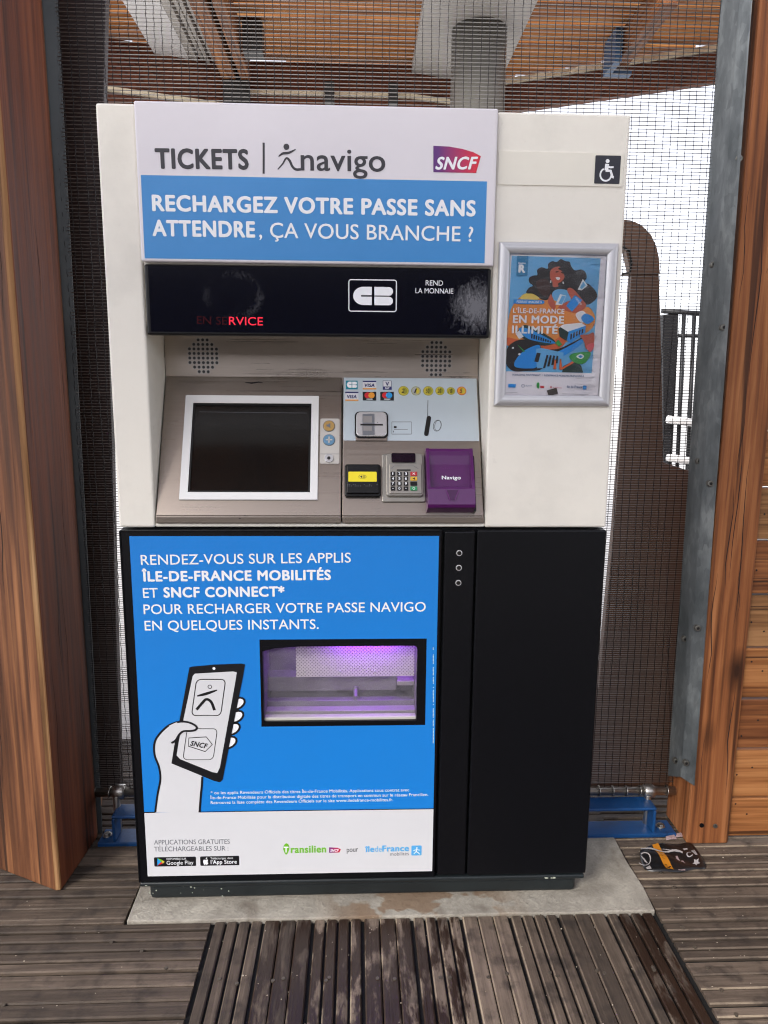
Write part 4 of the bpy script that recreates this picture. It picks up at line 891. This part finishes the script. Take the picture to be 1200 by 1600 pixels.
def film():
    b = NB('clear_film'); v = b.coords((1, 1, 1)); sx = b.n('ShaderNodeSeparateXYZ'); b.link(b.coords(), sx.inputs[0])
    mr = b.n('ShaderNodeMapRange'); mr.inputs[1].default_value = px1 - .075; mr.inputs[2].default_value = px1 - .02; mr.inputs[3].default_value = .06; b.link(sx.outputs[0], mr.inputs[0])
    n1 = b.noise(b.coords((18, 1, 60), (0, 0, 0), (0, .35, 0)), 1.0, 4, .55, 1.2)
    b.bump(b.math('MULTIPLY', n1, mr.outputs[0]), .9, .012)
    nr = [x for x in b.N if x.type == 'BUMP'][0].outputs[0]
    g = b.n('ShaderNodeBsdfGlossy'); g.inputs['Roughness'].default_value = .12; tr = b.n('ShaderNodeBsdfTransparent'); mx = b.n('ShaderNodeMixShader'); fr = b.n('ShaderNodeFresnel'); fr.inputs[0].default_value = 1.45
    b.link(nr, g.inputs['Normal']); b.link(nr, fr.inputs['Normal']); b.link(fr.outputs[0], mx.inputs[0]); b.link(tr.outputs[0], mx.inputs[1]); b.link(g.outputs[0], mx.inputs[2])
    b.link(mx.outputs[0], b.N['Material Output'].inputs[0]); return b.m
fm = MB(); fm.flat(FP, [(px0, py0), (px1, py0), (px1, py1), (px0, py1)], .0062, film()); fm.build('cover_film', PF)

# ================================================================== TIMBER POSTS, ANGLES, PLANK WALL
W_POST = wood('post_timber', [(92, 52, 29), (146, 90, 52), (184, 126, 80)], 'z', 1.0, .6, .7, streak=.6)
W_POSTL = wood('post_timber_dark', [(70, 42, 26), (114, 72, 45), (158, 108, 70)], 'z', 1.2, .65, .8, streak=.7)
W_POSTR_SHADE = wood('post_timber_shade_tone', [(78, 38, 22), (112, 58, 34), (138, 80, 50)], 'z', .8, .5, .35, streak=.45)  # left post's right face: its shade is put into this darker, redder tone
W_PLANK = wood('plank_timber', [(98, 58, 30), (156, 100, 56), (188, 132, 82)], 'x', .9, .6, .5, streak=.4)
W_PLANK2 = wood('plank_timber_dark', [(70, 38, 20), (120, 72, 40), (160, 104, 62)], 'x', 1.1, .6, .5, streak=.4)
W_PLANK3 = wood('plank_timber_grey', [(84, 58, 36), (134, 94, 58), (170, 126, 84)], 'x', .8, .6, .5, streak=.4)
W_WORN = wood('worn_timber_edge', [(120, 84, 54), (168, 126, 84), (200, 162, 118)], 'z', 1.2, .7, .8)
lp = thing('timber_post', 'thick reddish timber post left of the machine, its near corner worn pale', 'post', (-.4, .25, 0), 'timber posts either side of the machine')
m = MB(); foot = [(-.2205, .052), (-.207, .275), (-.3, .62), (-.9, .6), (-.70, .262), (-.422, .142), (-.235, .0515)]
fs = m.prism(GROUND, foot, .0, 3.28, W_POSTL)
for f in fs:
    pass
fs[0].material_index = m.mi(W_POSTR_SHADE); fs[6].material_index = m.mi(W_WORN)
m.build('shaft', lp, .006, 3)
m = MB()
CRK = simple('timber_crack', (38, 22, 14), .9)
def cracks(par, P, spots):
    for u, v, l, wd in spots:
        n = 9; pts = [(u + random.uniform(-.0016, .0016) + .004 * math.sin(k * .9 + u * 90), v + l * k / (n - 1)) for k in range(n)]
        c = MB(); c.stroke(P, pts, [wd * math.sin(math.pi * (k + .25) / (n - .5)) for k in range(n)], .0004, CRK); c.build('crack', par)
random.seed(31)
a_, b_ = Vector((-.422, .142, 0)), Vector((-.235, .0515, 0)); PLF = Plane(a_, b_ - a_, (0, 0, 1)); LW = (b_ - a_).length
cracks(lp, PLF, [(LW * random.uniform(.1, .95), random.uniform(.05, 1.7), random.uniform(.15, .6), random.uniform(.0014, .0034)) for _ in range(9)])
a_, b_ = Vector((-.2205, .052, 0)), Vector((-.207, .275, 0)); PRF = Plane(a_, b_ - a_, (0, 0, 1)); LW = (b_ - a_).length
cracks(lp, PRF, [(LW * random.uniform(.05, .95), random.uniform(.05, 1.7), random.uniform(.1, .45), random.uniform(.001, .0026)) for _ in range(7)])
BOLT = simple('bolt_grey', (120, 118, 112), .4, .8)
rp = thing('timber_post', 'orange brown timber post with two bolts at its foot, beside the galvanised strip', 'post', (1.58, .27, 0), 'timber posts either side of the machine')
m = MB(); m.box(1.519, 1.642, .2, .345, .0, 3.28, W_POST); m.build('shaft', rp, .005, 3)
RP = Plane((0, .2, 0), (1, 0, 0), (0, 0, 1))
cracks(rp, RP, [(random.uniform(1.53, 1.63), random.uniform(.05, 1.9), random.uniform(.12, .5), random.uniform(.0012, .003)) for _ in range(12)])
for x, y, c in ((1096, 1289, 0), (1117, 1290, 1)):
    m = MB(); m.disc(RP, RP.uv(x, y), .0065, .004, BOLT if c else RUB, 18, w0=0); m.build('bolt', rp, .001)
pw = thing('plank_wall', 'wall of horizontal orange planks right of the right post', 'wall', (2.2, .23, 0))
zs = [.012] + [PY(1180, y, .215).z for y in (1246, 1169, 1090, 1011, 928, 843, 760)]
while zs[-1] < 2.9: zs.append(zs[-1] + .152)
m = MB(); random.seed(11)
for k in range(len(zs) - 1):
    jy = random.uniform(-.0015, .0015); g = .005 + (.004 if k in (1, 2) else 0)
    m.box(1.6425, 4.0, .218 + jy, .245 + jy, zs[k], zs[k + 1] - g, (W_PLANK, W_PLANK, W_PLANK2, W_PLANK, W_PLANK3, W_PLANK2, W_PLANK3)[k % 7])
    for x in (1.662, 1.70):
        m.disc(Plane((0, .218 + jy, 0), (1, 0, 0), (0, 0, 1)), (x + random.uniform(-.006, .006), zs[k] + random.uniform(.03, .11)), .0028, .0006, DARKHOLE, 8)
m.build('plank_cladding', pw, .003, 2)
# galvanised strips that hold the mesh
def angle(name, label, pts_b, pts_t, holes, matl):
    t = thing(name, label, 'metal strip', (pts_b[0].x, pts_b[0].y, 0), 'steel strips along the mesh edges')
    m = MB(); th_ = Vector((0, -.003, 0))
    i = m.mi(matl)
    for k in range(len(pts_b) - 1):
        a, b, c, d = pts_b[k], pts_b[k + 1], pts_t[k + 1], pts_t[k]
        m.hull([a, b, b - th_, a - th_], [d, c, c - th_, d - th_], matl)
    m.build('folded_strip', t)
    for p, n in holes:
        s_m = MB(); s_m.disc(Plane(p, (1, 0, 0), (0, 0, 1)), (0, 0), .0085, .007, BOLT, 14, w0=-.006); s_m.disc(Plane(p, (1, 0, 0), (0, 0, 1)), (0, 0), .004, .0074, DARKHOLE, 10); s_m.build('screw', t, .0015)
    return t
yA, yB, yC = .30, .222, .190
pb = [PY(1044, 1212, yA), PY(1064, 1214, yB), PY(1085, 1228, yC)]
ptp = [PY(1131, -60, yA), PY(1160, -60, yB), PY(1180, -60, yC)]
sc_ = [(1143, 82, .26), (1113, 414, .26), (1090, 720, .26), (1068, 997, .26), (1054, 1187, .26), (1070, 1190, .208), (1152, 249, .208), (1128, 512, .208), (1108, 755, .208), (1088, 980, .208)]
angle('galvanised_strip', 'galvanised folded steel strip with screws along the right edge of the mesh', pb, ptp, [(PY(a, b, y) - Vector((0, .004, 0)), 0) for a, b, y in sc_], GALV)
GALV_SHADE = paint('galvanised_shade_tone', (66, 72, 74), .5, 60, .2, .2)  # darker copy of the galvanised grey, the left strip's shadow put into its colour
pb = [PY(140, 1310, .285), PY(151, 1310, .29)]; ptp = [PY(82, -60, .285), PY(96, -60, .29)]
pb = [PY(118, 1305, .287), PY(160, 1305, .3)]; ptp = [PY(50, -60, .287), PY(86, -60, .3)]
angle('galvanised_strip', 'dark narrow steel strip in shade between the left post and the mesh', pb, ptp, [], GALV_SHADE)

# ================================================================== WIRE MESH, TUBE, BLUE RAIL
WIRE = NB('mesh_steel'); WIRE.base(lin((150, 147, 143))); WIRE.p.inputs['Metallic'].default_value = .8; WIRE.rough(.45); WIRE = WIRE.m
WIRE2 = NB('mesh_cable'); WIRE2.base(lin((38, 35, 36))); WIRE2.p.inputs['Metallic'].default_value = .6; WIRE2.rough(.5); WIRE2 = WIRE2.m
YM = .30; zpipe = PY(990, 1235, .29).z
mesh = MB(); z0 = PY(1000, 1222, YM).z; z1_ = 2.55; x0, x1 = PY(120, 1000, YM).x - .03, PY(1062, 900, YM).x
x0, x1 = -.30, 1.512
pitch = .0090; nrod = int((z1_ - z0) / pitch)
random.seed(5)
i1_ = mesh.mi(WIRE)
def thin(pts, r, m, n=4):
    mesh.tube(pts, r, m, n, True)
zr_ = z0; rods = []
while zr_ < z1_:
    rods.append(zr_); zr_ += .0058 + .0034 * min(1, max(0, (zr_ - .5) / 1.4))
for k, z in enumerate(rods):
    dz = random.uniform(-.0008, .0008)
    xs = [x0 + (x1 - x0) * t / 6 for t in range(7)]
    thin([(x, YM + .0006 * math.sin(x * 40 + k), z + dz * .5 + .0005 * math.sin(x * 3.1 + z * 11)) for x in xs], .00115, WIRE)
vp = .0208; nv = int((x1 - x0) / vp)
for k in range(nv + 1):
    x = x0 + k * vp + random.uniform(-.001, .001); ph_ = random.random() * 6
    pts = []; nz = int((z1_ - zpipe) / (pitch * 2))
    for t in range(nz + 1):
        z = zpipe + t * pitch * 2; pts.append((x + .0016 * math.sin(z * 9 + ph_) + (.0007 if t % 2 else -.0007), YM - .0022 + (.002 if t % 2 else -.0005), z))
    thin(pts, .0009, WIRE2)
scr = mesh.build('wire_mesh'); tag(scr, 'woven steel wire mesh screen stretched behind the machine between the posts', 'mesh screen')
tube = thing('steel_tube', 'horizontal stainless steel tube under the mesh with two collars', 'tube', (.65, .3, 0))
TUBE = steel('stainless_tube', (205, 200, 192), .34, (4, 200, 200))
m = MB(); za = PY(1000, 1236, .3).z; zc = PY(170, 1237, .3).z; m.tube([(-.30, .3, zc), (1.523, .3, za)], .0135, TUBE, 20); tbo = m.build('tube', tube)
for px_, side in ((1013, 1), (187, 0)):
    c = PY(px_, 1236, .3); zz = za if side else zc
    m = MB(); m.tube([(c.x - .017, .3, zz), (c.x - .012, .3, zz), (c.x + .012, .3, zz), (c.x + .017, .3, zz)], [.017, .021, .021, .017], TUBE, 20)
    m.tube([(c.x - .006, .288, zz - .006), (c.x - .006, .288, .012)], .010, TUBE, 12); m.build('collar', tube, .001)
m = MB()
m.bm.free()
for k in range(0, nv + 1, 2):
    x = x0 + k * vp + .004; m = MB()
    if -.02 < x < 1.17: continue
    ring = [(x + .002 * math.sin(t), .3 + .0152 * math.cos(t), (zc + (za - zc) * (x - x0) / (x1 - x0)) + .0152 * math.sin(t)) for t in [q * math.pi / 6 for q in range(13)]]
    m.tube(ring, .0016, TUBE, 5); m.build('loop', tube)
BLP = paint('blue_paint', (20, 70, 122), .35, 150, .2, .25, 12)
bf = thing('blue_steel_rail', 'bent blue steel channel bolted to the deck behind the machine', 'rail', (.65, .28, 0))
m = MB(); xr0 = PY(172, 1277, .23).x; xr1 = PY(1027, 1280, .23).x; zt_ = (PY(950, 1264, .236).z); zt2 = PY(190, 1277, .23).z; 
yb0, yb1 = .236, .300; th_ = .009
m.box(xr0, xr1, yb0, yb1, zt_ - th_, zt_, BLP); m.box(xr0, xr0 + th_, yb0, yb1, .014, zt_ - th_ - .0005, BLP); m.box(xr1 - th_, xr1, yb0, yb1, .014, zt_ - th_ - .0005, BLP)
m.build('channel', bf, .004, 3)
m = MB(); m.box(PY(152, 1322, .23).x, 1.502, yb0 - .004, yb1, .001, .0135, BLP); m.build('foot_plate', bf, .002)
for x in (1.468, xr0 - .025):
    m = MB(); g = Plane((x, .268, .0135), (1, 0, 0), (0, 1, 0)); m.disc(g, (0, 0), .013, .003, TUBE, 20, w0=0); m.disc(g, (0, 0), .0095, .009, TUBE, 6, w0=.003); m.build('bolt', bf, .001)

# ================================================================== BROWN PANELS BEHIND THE MESH
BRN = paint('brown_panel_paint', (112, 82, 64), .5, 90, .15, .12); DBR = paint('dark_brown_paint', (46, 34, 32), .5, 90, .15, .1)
def slab(pix, y, th_, matl):
    PL = Plane((0, y, 0), (1, 0, 0), (0, 0, 1)); m = MB(); m.prism(PL, PL.px(pix), -th_, 0, matl); return m
bp_ = thing('brown_panel', 'tall brown metal panel with a rounded top behind the mesh on the right', 'panel', (1.6, .41, 0), 'brown panels behind the mesh')
slab([(905, 1228), (912, 1076), (936, 1075), (960, 820), (975, 620), (986, 440), (988, 424), (1030, 422), (1033, 520), (1037, 720), (1043, 1000), (1049, 1228)], .41, .03, BRN).build('panel_sheet', bp_, .003)
slab([(972, 428), (986, 428), (978, 392), (960, 362), (960, 342), (985, 344), (1002, 351), (1017, 366), (1026, 385), (1030, 404), (1031, 428), (989, 429)], .404, .03, BRN).build('curved_top', bp_, .003)
slab([(1030, 720), (1096, 742), (1078, 1228), (1040, 1228), (1036, 1000)], .43, .03, BRN).build('side_sheet', bp_, .003)
m = MB(); PL = Plane((0, .4, 0), (1, 0, 0), (0, 0, 1)); m.tube([PY(972, 385, .398), PY(983, 392, .398), PY(987, 412, .398), PY(984, 426, .398), PY(972, 428, .398)], .003, RUB, 6); m.build('cable', bp_)
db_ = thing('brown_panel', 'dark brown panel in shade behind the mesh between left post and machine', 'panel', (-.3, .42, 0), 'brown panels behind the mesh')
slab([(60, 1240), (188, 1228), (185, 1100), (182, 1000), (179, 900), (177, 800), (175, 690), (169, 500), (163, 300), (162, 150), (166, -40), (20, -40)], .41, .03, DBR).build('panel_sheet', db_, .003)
# wall of pale render low behind (right) and gate
gt = thing('metal_gate', 'black barred metal gate seen through the mesh on the right', 'gate', (4, 4.5, 0))
GB = simple('gate_black', (30, 31, 34), .5, .2)
YG = 2.6; GP = Plane((0, YG, 0), (1, 0, 0), (0, 0, 1))
slab([(1036, 492), (1060, 488), (1058, 560), (1050, 720), (1048, 800), (1037, 800)], YG, .04, GB).build('gate_sheet', gt)
for a, b in (((1069, 488), (1055, 800)), ((1085, 488), (1071, 800)), ((1100, 488), (1087, 800))):
    m = MB(); pa, pb_ = PY(a[0], a[1], YG), PY(b[0], b[1], YG); m.tube([pb_, pa], .012, GB, 6); m.build('bar', gt)
m = MB(); m.tube([PY(1034, 486, YG), PY(1130, 492, YG)], .014, GB, 6); m.tube([PY(1060, 524, YG), PY(1130, 526, YG)], .01, GB, 6); m.build('top_rail', gt)
WB = simple('white_rail_paint', (232, 232, 230), .5)
bar = thing('white_barrier', 'white painted low barrier rails in front of the black gate', 'barrier', (2.9, 2.5, 0))
for y in (655, 715):
    m = MB(); m.tube([PY(1043, y, YG - .06), PY(1100, y + 8, YG - .06)], .024, WB, 10); m.build('rail', bar)
for x in (1042, 1075):
    pa = PY(x, 722, YG - .06); m = MB(); m.tube([(pa.x, pa.y, -.06), (pa.x, pa.y, pa.z + .01)], .012, GB, 8); m.build('leg', bar)

# ================================================================== STATION ROOF
RW = wood('roof_board_timber', [(108, 62, 28), (172, 110, 56), (208, 150, 86)], 'x', 1.0, .6, .4, streak=.6)
RW2 = wood('rafter_timber', [(84, 46, 24), (128, 78, 42), (166, 110, 64)], 'y', .8, .6, .4)
FW = wood('fascia_timber', [(84, 44, 26), (112, 62, 38), (136, 80, 50)], 'x', .8, .6, .3, knots=False)
BATT_LIT = simple('sunlit_tone_batten', (240, 228, 196), .5)  # sunlight on the fascia edge, painted in as a near-white tone
SGREY = paint('grey_steel_paint', (176, 172, 164), .45, 80, .1, .06); CGREY = paint('column_grey_paint', (92, 90, 84), .4, 80, .1, .05); SWHITE = paint('white_steel_paint', (226, 226, 224), .4, 80, .1, .04)
rf = thing('station_roof', 'timber board roof on grey steel beams above and behind the mesh, its unseen front strip placed for shade', 'roof', (.6, 2.8, 3.3))
HZ = 3.36
FAR = [(-5, 2.2), (-.93, 3.0), (-.14, 3.26), (.89, 3.27), (1.52, 3.45), (2.7, 2.9), (6.2, 1.3)]
def eave(x):
    for (a, b), (c, d) in zip(FAR, FAR[1:]):
        if a <= x <= c: return b + (d - b) * (x - a) / (c - a)
    return 2.0
m = MB(); yy = -2.95; bw_ = .112
random.seed(21)
while yy < 3.55:
    if -1.38 < yy < 2.2: yy += bw_; continue  # gap lets light in; the unseen front strip is placed for shade and reflections
    # a board is cut where the eave passes it
    xs = [-5 + .1 * k for k in range(113)]; ins = [x for x in xs if eave(x) > yy - .06]
    seg = []
    for x in ins:
        if seg and x - seg[-1][1] < .15: seg[-1][1] = x
        else: seg.append([x, x])
    for a, b in seg:
        dz = random.uniform(-.004, .004)
        if b - a > .12: m.box(a, b, yy, yy + bw_ - .028, HZ + dz, HZ + .03 + dz, RW)
    yy += bw_
m.build('roof_boards', rf)
m = MB(); m.box(-5, 6.2, -2.97, -1.35, HZ + .036, HZ + .08, FW); m.box(-5, 6.2, 2.2, 2.4, HZ + .036, HZ + .08, FW)
for a, b in zip(FAR, FAR[1:]):
    pass
m.build('roof_deck', rf)
m = MB()
for a, b in zip(FAR, FAR[1:]):
    A_, B_ = Vector((a[0], a[1], 0)), Vector((b[0], b[1], 0)); nrm = Vector((-(B_ - A_).y, (B_ - A_).x, 0)).normalized()
    left = a[0] < .9; e_ = .10 if b[0] <= -.1 else 0
    lay = ((0, -.165 - e_, FW, 0), (-.17 - e_, -.192 - e_, BATT_LIT, -.02), (-.2 - e_, -.25 - e_, FW, .0)) if left else ((.0, -.03, BATT_LIT, -.02), (-.035, -.20, FW, .0))
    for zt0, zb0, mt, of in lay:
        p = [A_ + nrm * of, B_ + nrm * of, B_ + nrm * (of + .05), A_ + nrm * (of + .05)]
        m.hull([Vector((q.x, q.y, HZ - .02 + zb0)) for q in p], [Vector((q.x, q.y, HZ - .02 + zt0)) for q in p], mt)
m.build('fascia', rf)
def beam(name, x0, x1, y0, y1, z0, z1, mt, bev=.004):
    m = MB(); m.box(x0, x1, y0, y1, z0, z1, mt); return m.build(name, rf, bev)
beam('steel_beam', .90, 1.49, 2.2, 3.9, 3.30, 3.355, SGREY)
m = MB(); m.box(-.67, -.475, 2.2, 3.9, 3.296, 3.31, SWHITE); m.box(-.475, -.45, 2.2, 3.9, 3.30, 3.35, SGREY)
for k in range(4): m.box(-.445 + k * .034, -.425 + k * .034, 2.2, 3.9, 3.29 + (k % 2) * .014, 3.35, SGREY)
m.build('steel_beam', rf)
for xa, xb in (((-.285), (-.20)), ((-.17), (-.11)), ((2.07), (2.15)), ((3.3), (3.38)), ((-1.6), (-1.52))):
    beam('rafter', xa, xb, 2.2, 2.92 if xa > 1 else 3.2, 3.20, 3.355, RW2)
for xa in (-2.2, -1.2, -.2, .8, 1.8, 2.8): beam('rafter', xa, xa + .09, -2.93, -1.38, 3.16, 3.355, RW2)  # unseen front rafters, added to vary the reflections in screen and steel
beam('steel_beam', -5, 6, -1.85, -1.7, 3.0, 3.155, SWHITE)  # unseen white beam, added for those reflections too
hg = MB(); hg.box(-.09, .02, 2.75, 2.86, 3.18, 3.34, simple('hanger_black', (34, 34, 32), .5)); hg.box(-.28, -.12, 3.18, 3.24, 3.06, 3.34, MATS['hanger_black']); hg.build('hanger', rf)
for cx_ in (.38, .78):
    hb = MB(); hb.box(cx_ - .03, cx_ + .03, 3.17, 3.22, 3.08, 3.2, MATS['hanger_black']); hb.build('hanger', rf)
bh = MB(); BLH = paint('hanger_blue', (48, 84, 120), .45, 80, .1, .2); bh.box(2.02, 2.06, 2.72, 2.92, 3.16, 3.34, BLH); bh.box(2.06, 2.18, 2.88, 2.925, 3.16, 3.185, BLH); bh.build('joist_hanger', rf)
m = MB(); m.tube([(1.24, 2.72, -.06), (1.24, 2.72, 3.298)], .155, CGREY, 40); m.build('steel_column', rf)
m = MB(); c = PZ(688, 150, 3.30); m.box(c.x - .05, c.x + .05, c.y - .06, c.y + .06, 3.285, 3.299, MATS['hanger_black']); m.build('cover_plate', rf)

# unseen building added across the deck to keep reflections in the glass dark
sb = thing('added_dark_building', 'unseen dark building added across the deck to darken reflections in the black glass', 'building', (0, -9, 0))
m = MB(); m.box(-14, 14, -9.4, -9, -.06, 3.4, paint('dark_cladding', (58, 46, 38), .7, 30, .2, .2)); m.build('wall', sb)
m = MB()
for k in range(7): m.box(-12 + k * 3.6, -10.2 + k * 3.6, -8.995, -8.96, .9, 2.1, simple('window_glass_dark', (24, 26, 30), .1))
m.build('window_band', sb)

# ================================================================== LITTER
LK = paint('flyer_black', (24, 23, 24), .3, 60, .1, .2); LO = simple('flyer_orange', (176, 112, 28), .35); LWh = simple('flyer_white', (168, 162, 160), .4); LPK = simple('flyer_pink', (160, 138, 138), .4)
fl = MB(); Pf = [(1001, 1330), (1022, 1323), (1062, 1320), (1082, 1322), (1103, 1356), (1084, 1361), (1050, 1366), (1012, 1362), (1003, 1350)]
def fh(x, y): return .006 + .006 * math.sin(x * 60 + y * 35) * math.cos(y * 50) + .004 * math.sin(x * 23)
cen = PZ(1050, 1343)
ringp = smooth_pts([(p.x, p.y) for p in (PZ(a, b) for a, b in Pf)], 4, True)
NRG = 6; i = fl.mi(LK); prev = None
c_v = fl.bm.verts.new((cen.x, cen.y, max(.003, fh(cen.x, cen.y))))
for rgi in range(1, NRG + 1):
    cur = [fl.bm.verts.new((cen.x + (x - cen.x) * rgi / NRG, cen.y + (y - cen.y) * rgi / NRG, max(.002, fh(cen.x + (x - cen.x) * rgi / NRG, cen.y + (y - cen.y) * rgi / NRG) * (1 if rgi < NRG else .6)))) for x, y in ringp]
    for k in range(len(cur)):
        j = (k + 1) % len(cur); f = fl.bm.faces.new((c_v, cur[k], cur[j]) if prev is None else (prev[k], cur[k], cur[j], prev[j])); f.material_index = i; f.smooth = True
    prev = cur
flo = tag(fl.build('flyer'), 'crumpled black flyer with an orange stripe lying on the deck near the right post', 'flyer')
sm = flo.modifiers.new('thickness', 'SOLIDIFY'); sm.thickness = .0006
fp = MB(); zf = lambda *pts: [(lambda p: (p.x, p.y))(PZ(980 + x / 8.571, 1300 + y / 8.571)) for x, y in pts]
def fpoly(mt, *pts, lift=.0014):
    g = zf(*pts); n = len(g)
    # laid over the crumpled sheet: cut in a fine strip of points that follow its height
    fp.face([Vector((x, y, max(.003, fh(x, y)) + lift)) for x, y in g], mt)
def fstripe(mt, a, b, wd0, wd1, n=10, lift=.0014):
    for k in range(n):
        t0, t1 = k / n, (k + 1) / n
        L = lambda t, s: (a[0] + (b[0] - a[0]) * t + s * (wd0 + (wd1 - wd0) * t), a[1] + (b[1] - a[1]) * t)
        fpoly(mt, L(t0, 0), L(t0, 1), L(t1, 1), L(t1, 0), lift=lift)
fstripe(LO, (330, 215), (520, 545), 80, 100); fstripe(LWh, (440, 280), (690, 310), 40, 60, 8, .002)
for k in range(12):
    t = k / 12; x = 180 + 560 * t; y = 245 + 70 * t - 25 * math.sin(t * 9); x2 = 180 + 560 * (t + 1 / 12); y2 = 245 + 70 * (t + 1 / 12) - 25 * math.sin((t + 1 / 12) * 9); fpoly(LWh, (x, y), (x2, y2), (x2, y2 + 22), (x, y + 22), lift=.0024)
fpoly(LPK, (645, 350), (670, 345), (705, 420), (715, 545), (685, 545)); fpoly(LPK, (715, 410), (745, 400), (772, 440), (775, 545), (718, 545))
st_ = [(900 + 45 * (1 if k % 2 == 0 else .5) * math.cos(k * math.pi / 5 + .3) * 1.2, 435 + 45 * (1 if k % 2 == 0 else .5) * math.sin(k * math.pi / 5 + .3)) for k in range(10)]; fpoly(LWh, *[(x + 22, y) for x, y in st_])
for k in range(14):
    a, b = math.radians(20 + k * 20), math.radians(40 + k * 20); R2, R1_ = 46, 32
    fpoly(LWh, *[(835 + r * math.cos(t), 335 + r * .8 * math.sin(t)) for r, t in ((R1_, a), (R2, a), (R2, b), (R1_, b))])
for k in range(3): fpoly(LWh, (850 + k * 18, 270 - k * 4), (862 + k * 18, 268 - k * 4), (925 + k * 8, 350), (912 + k * 8, 356))
for k in range(12):
    a, b = math.radians(-120 + k * 22), math.radians(-98 + k * 22)
    fpoly(LWh, *[(225 + r * math.cos(t), 390 + r * .95 * math.sin(t)) for r, t in ((78, a), (92, a), (92, b), (78, b))])
for p in (((175, 330), (200, 345), (260, 420), (240, 425)), ((200, 360), (225, 365), (275, 435), (262, 440)), ((740, 240), (800, 235), (812, 250), (760, 270)), ((245, 505), (300, 470), (325, 525), (270, 520))): fpoly(LWh, *p)
fpo = fp.build('print', flo)
for (a, b), lab in (((1048, 1312), 'small torn white paper scrap under the blue rail end'), ((1062, 1308), 'folded pale paper scrap against the foot of the right post')):
    p = PZ(a, b); m = MB(); g = [(-.016, -.006, .002), (-.004, -.009, .007), (.017, -.004, .003), (.013, .007, .010), (-.002, .009, .004), (-.013, .006, .006)]
    m.hull([Vector((p.x + x, p.y + y, z + .001)) for x, y, z in g], [Vector((p.x + x * .9, p.y + y * .9, z + .0022)) for x, y, z in g], LPK); tag(m.build('paper_scrap'), lab, 'paper scrap', 'paper scraps at the foot of the right post')
dbm = MB(); DBC = simple('debris_pale', (176, 164, 146), .8); DBD = simple('debris_brown', (74, 58, 44), .9); random.seed(9)
for k in range(260):
    if k < 90: x, y = random.uniform(-.75, .2), random.uniform(-.6, .05)
    elif k < 190: x, y = random.uniform(.2, 1.35), random.uniform(-.5, -.06)
    else: x, y = random.uniform(1.32, 1.75), random.uniform(-.3, .2)
    r = random.uniform(.0006, .0017) * (1.9 if random.random() < .1 else 1); a = random.random() * 6; e = random.uniform(.4, 1)
    g = [(x + r * math.cos(t + a) * random.uniform(.7, 1.2), y + e * r * math.sin(t + a) * random.uniform(.7, 1.2)) for t in (0, 1.2, 2.4, 3.7, 5)]
    dbm.prism(GROUND, g, .0005, random.uniform(.0008, .0016), DBC if random.random() < .65 else DBD)
kind(dbm.build('debris'), 'stuff')
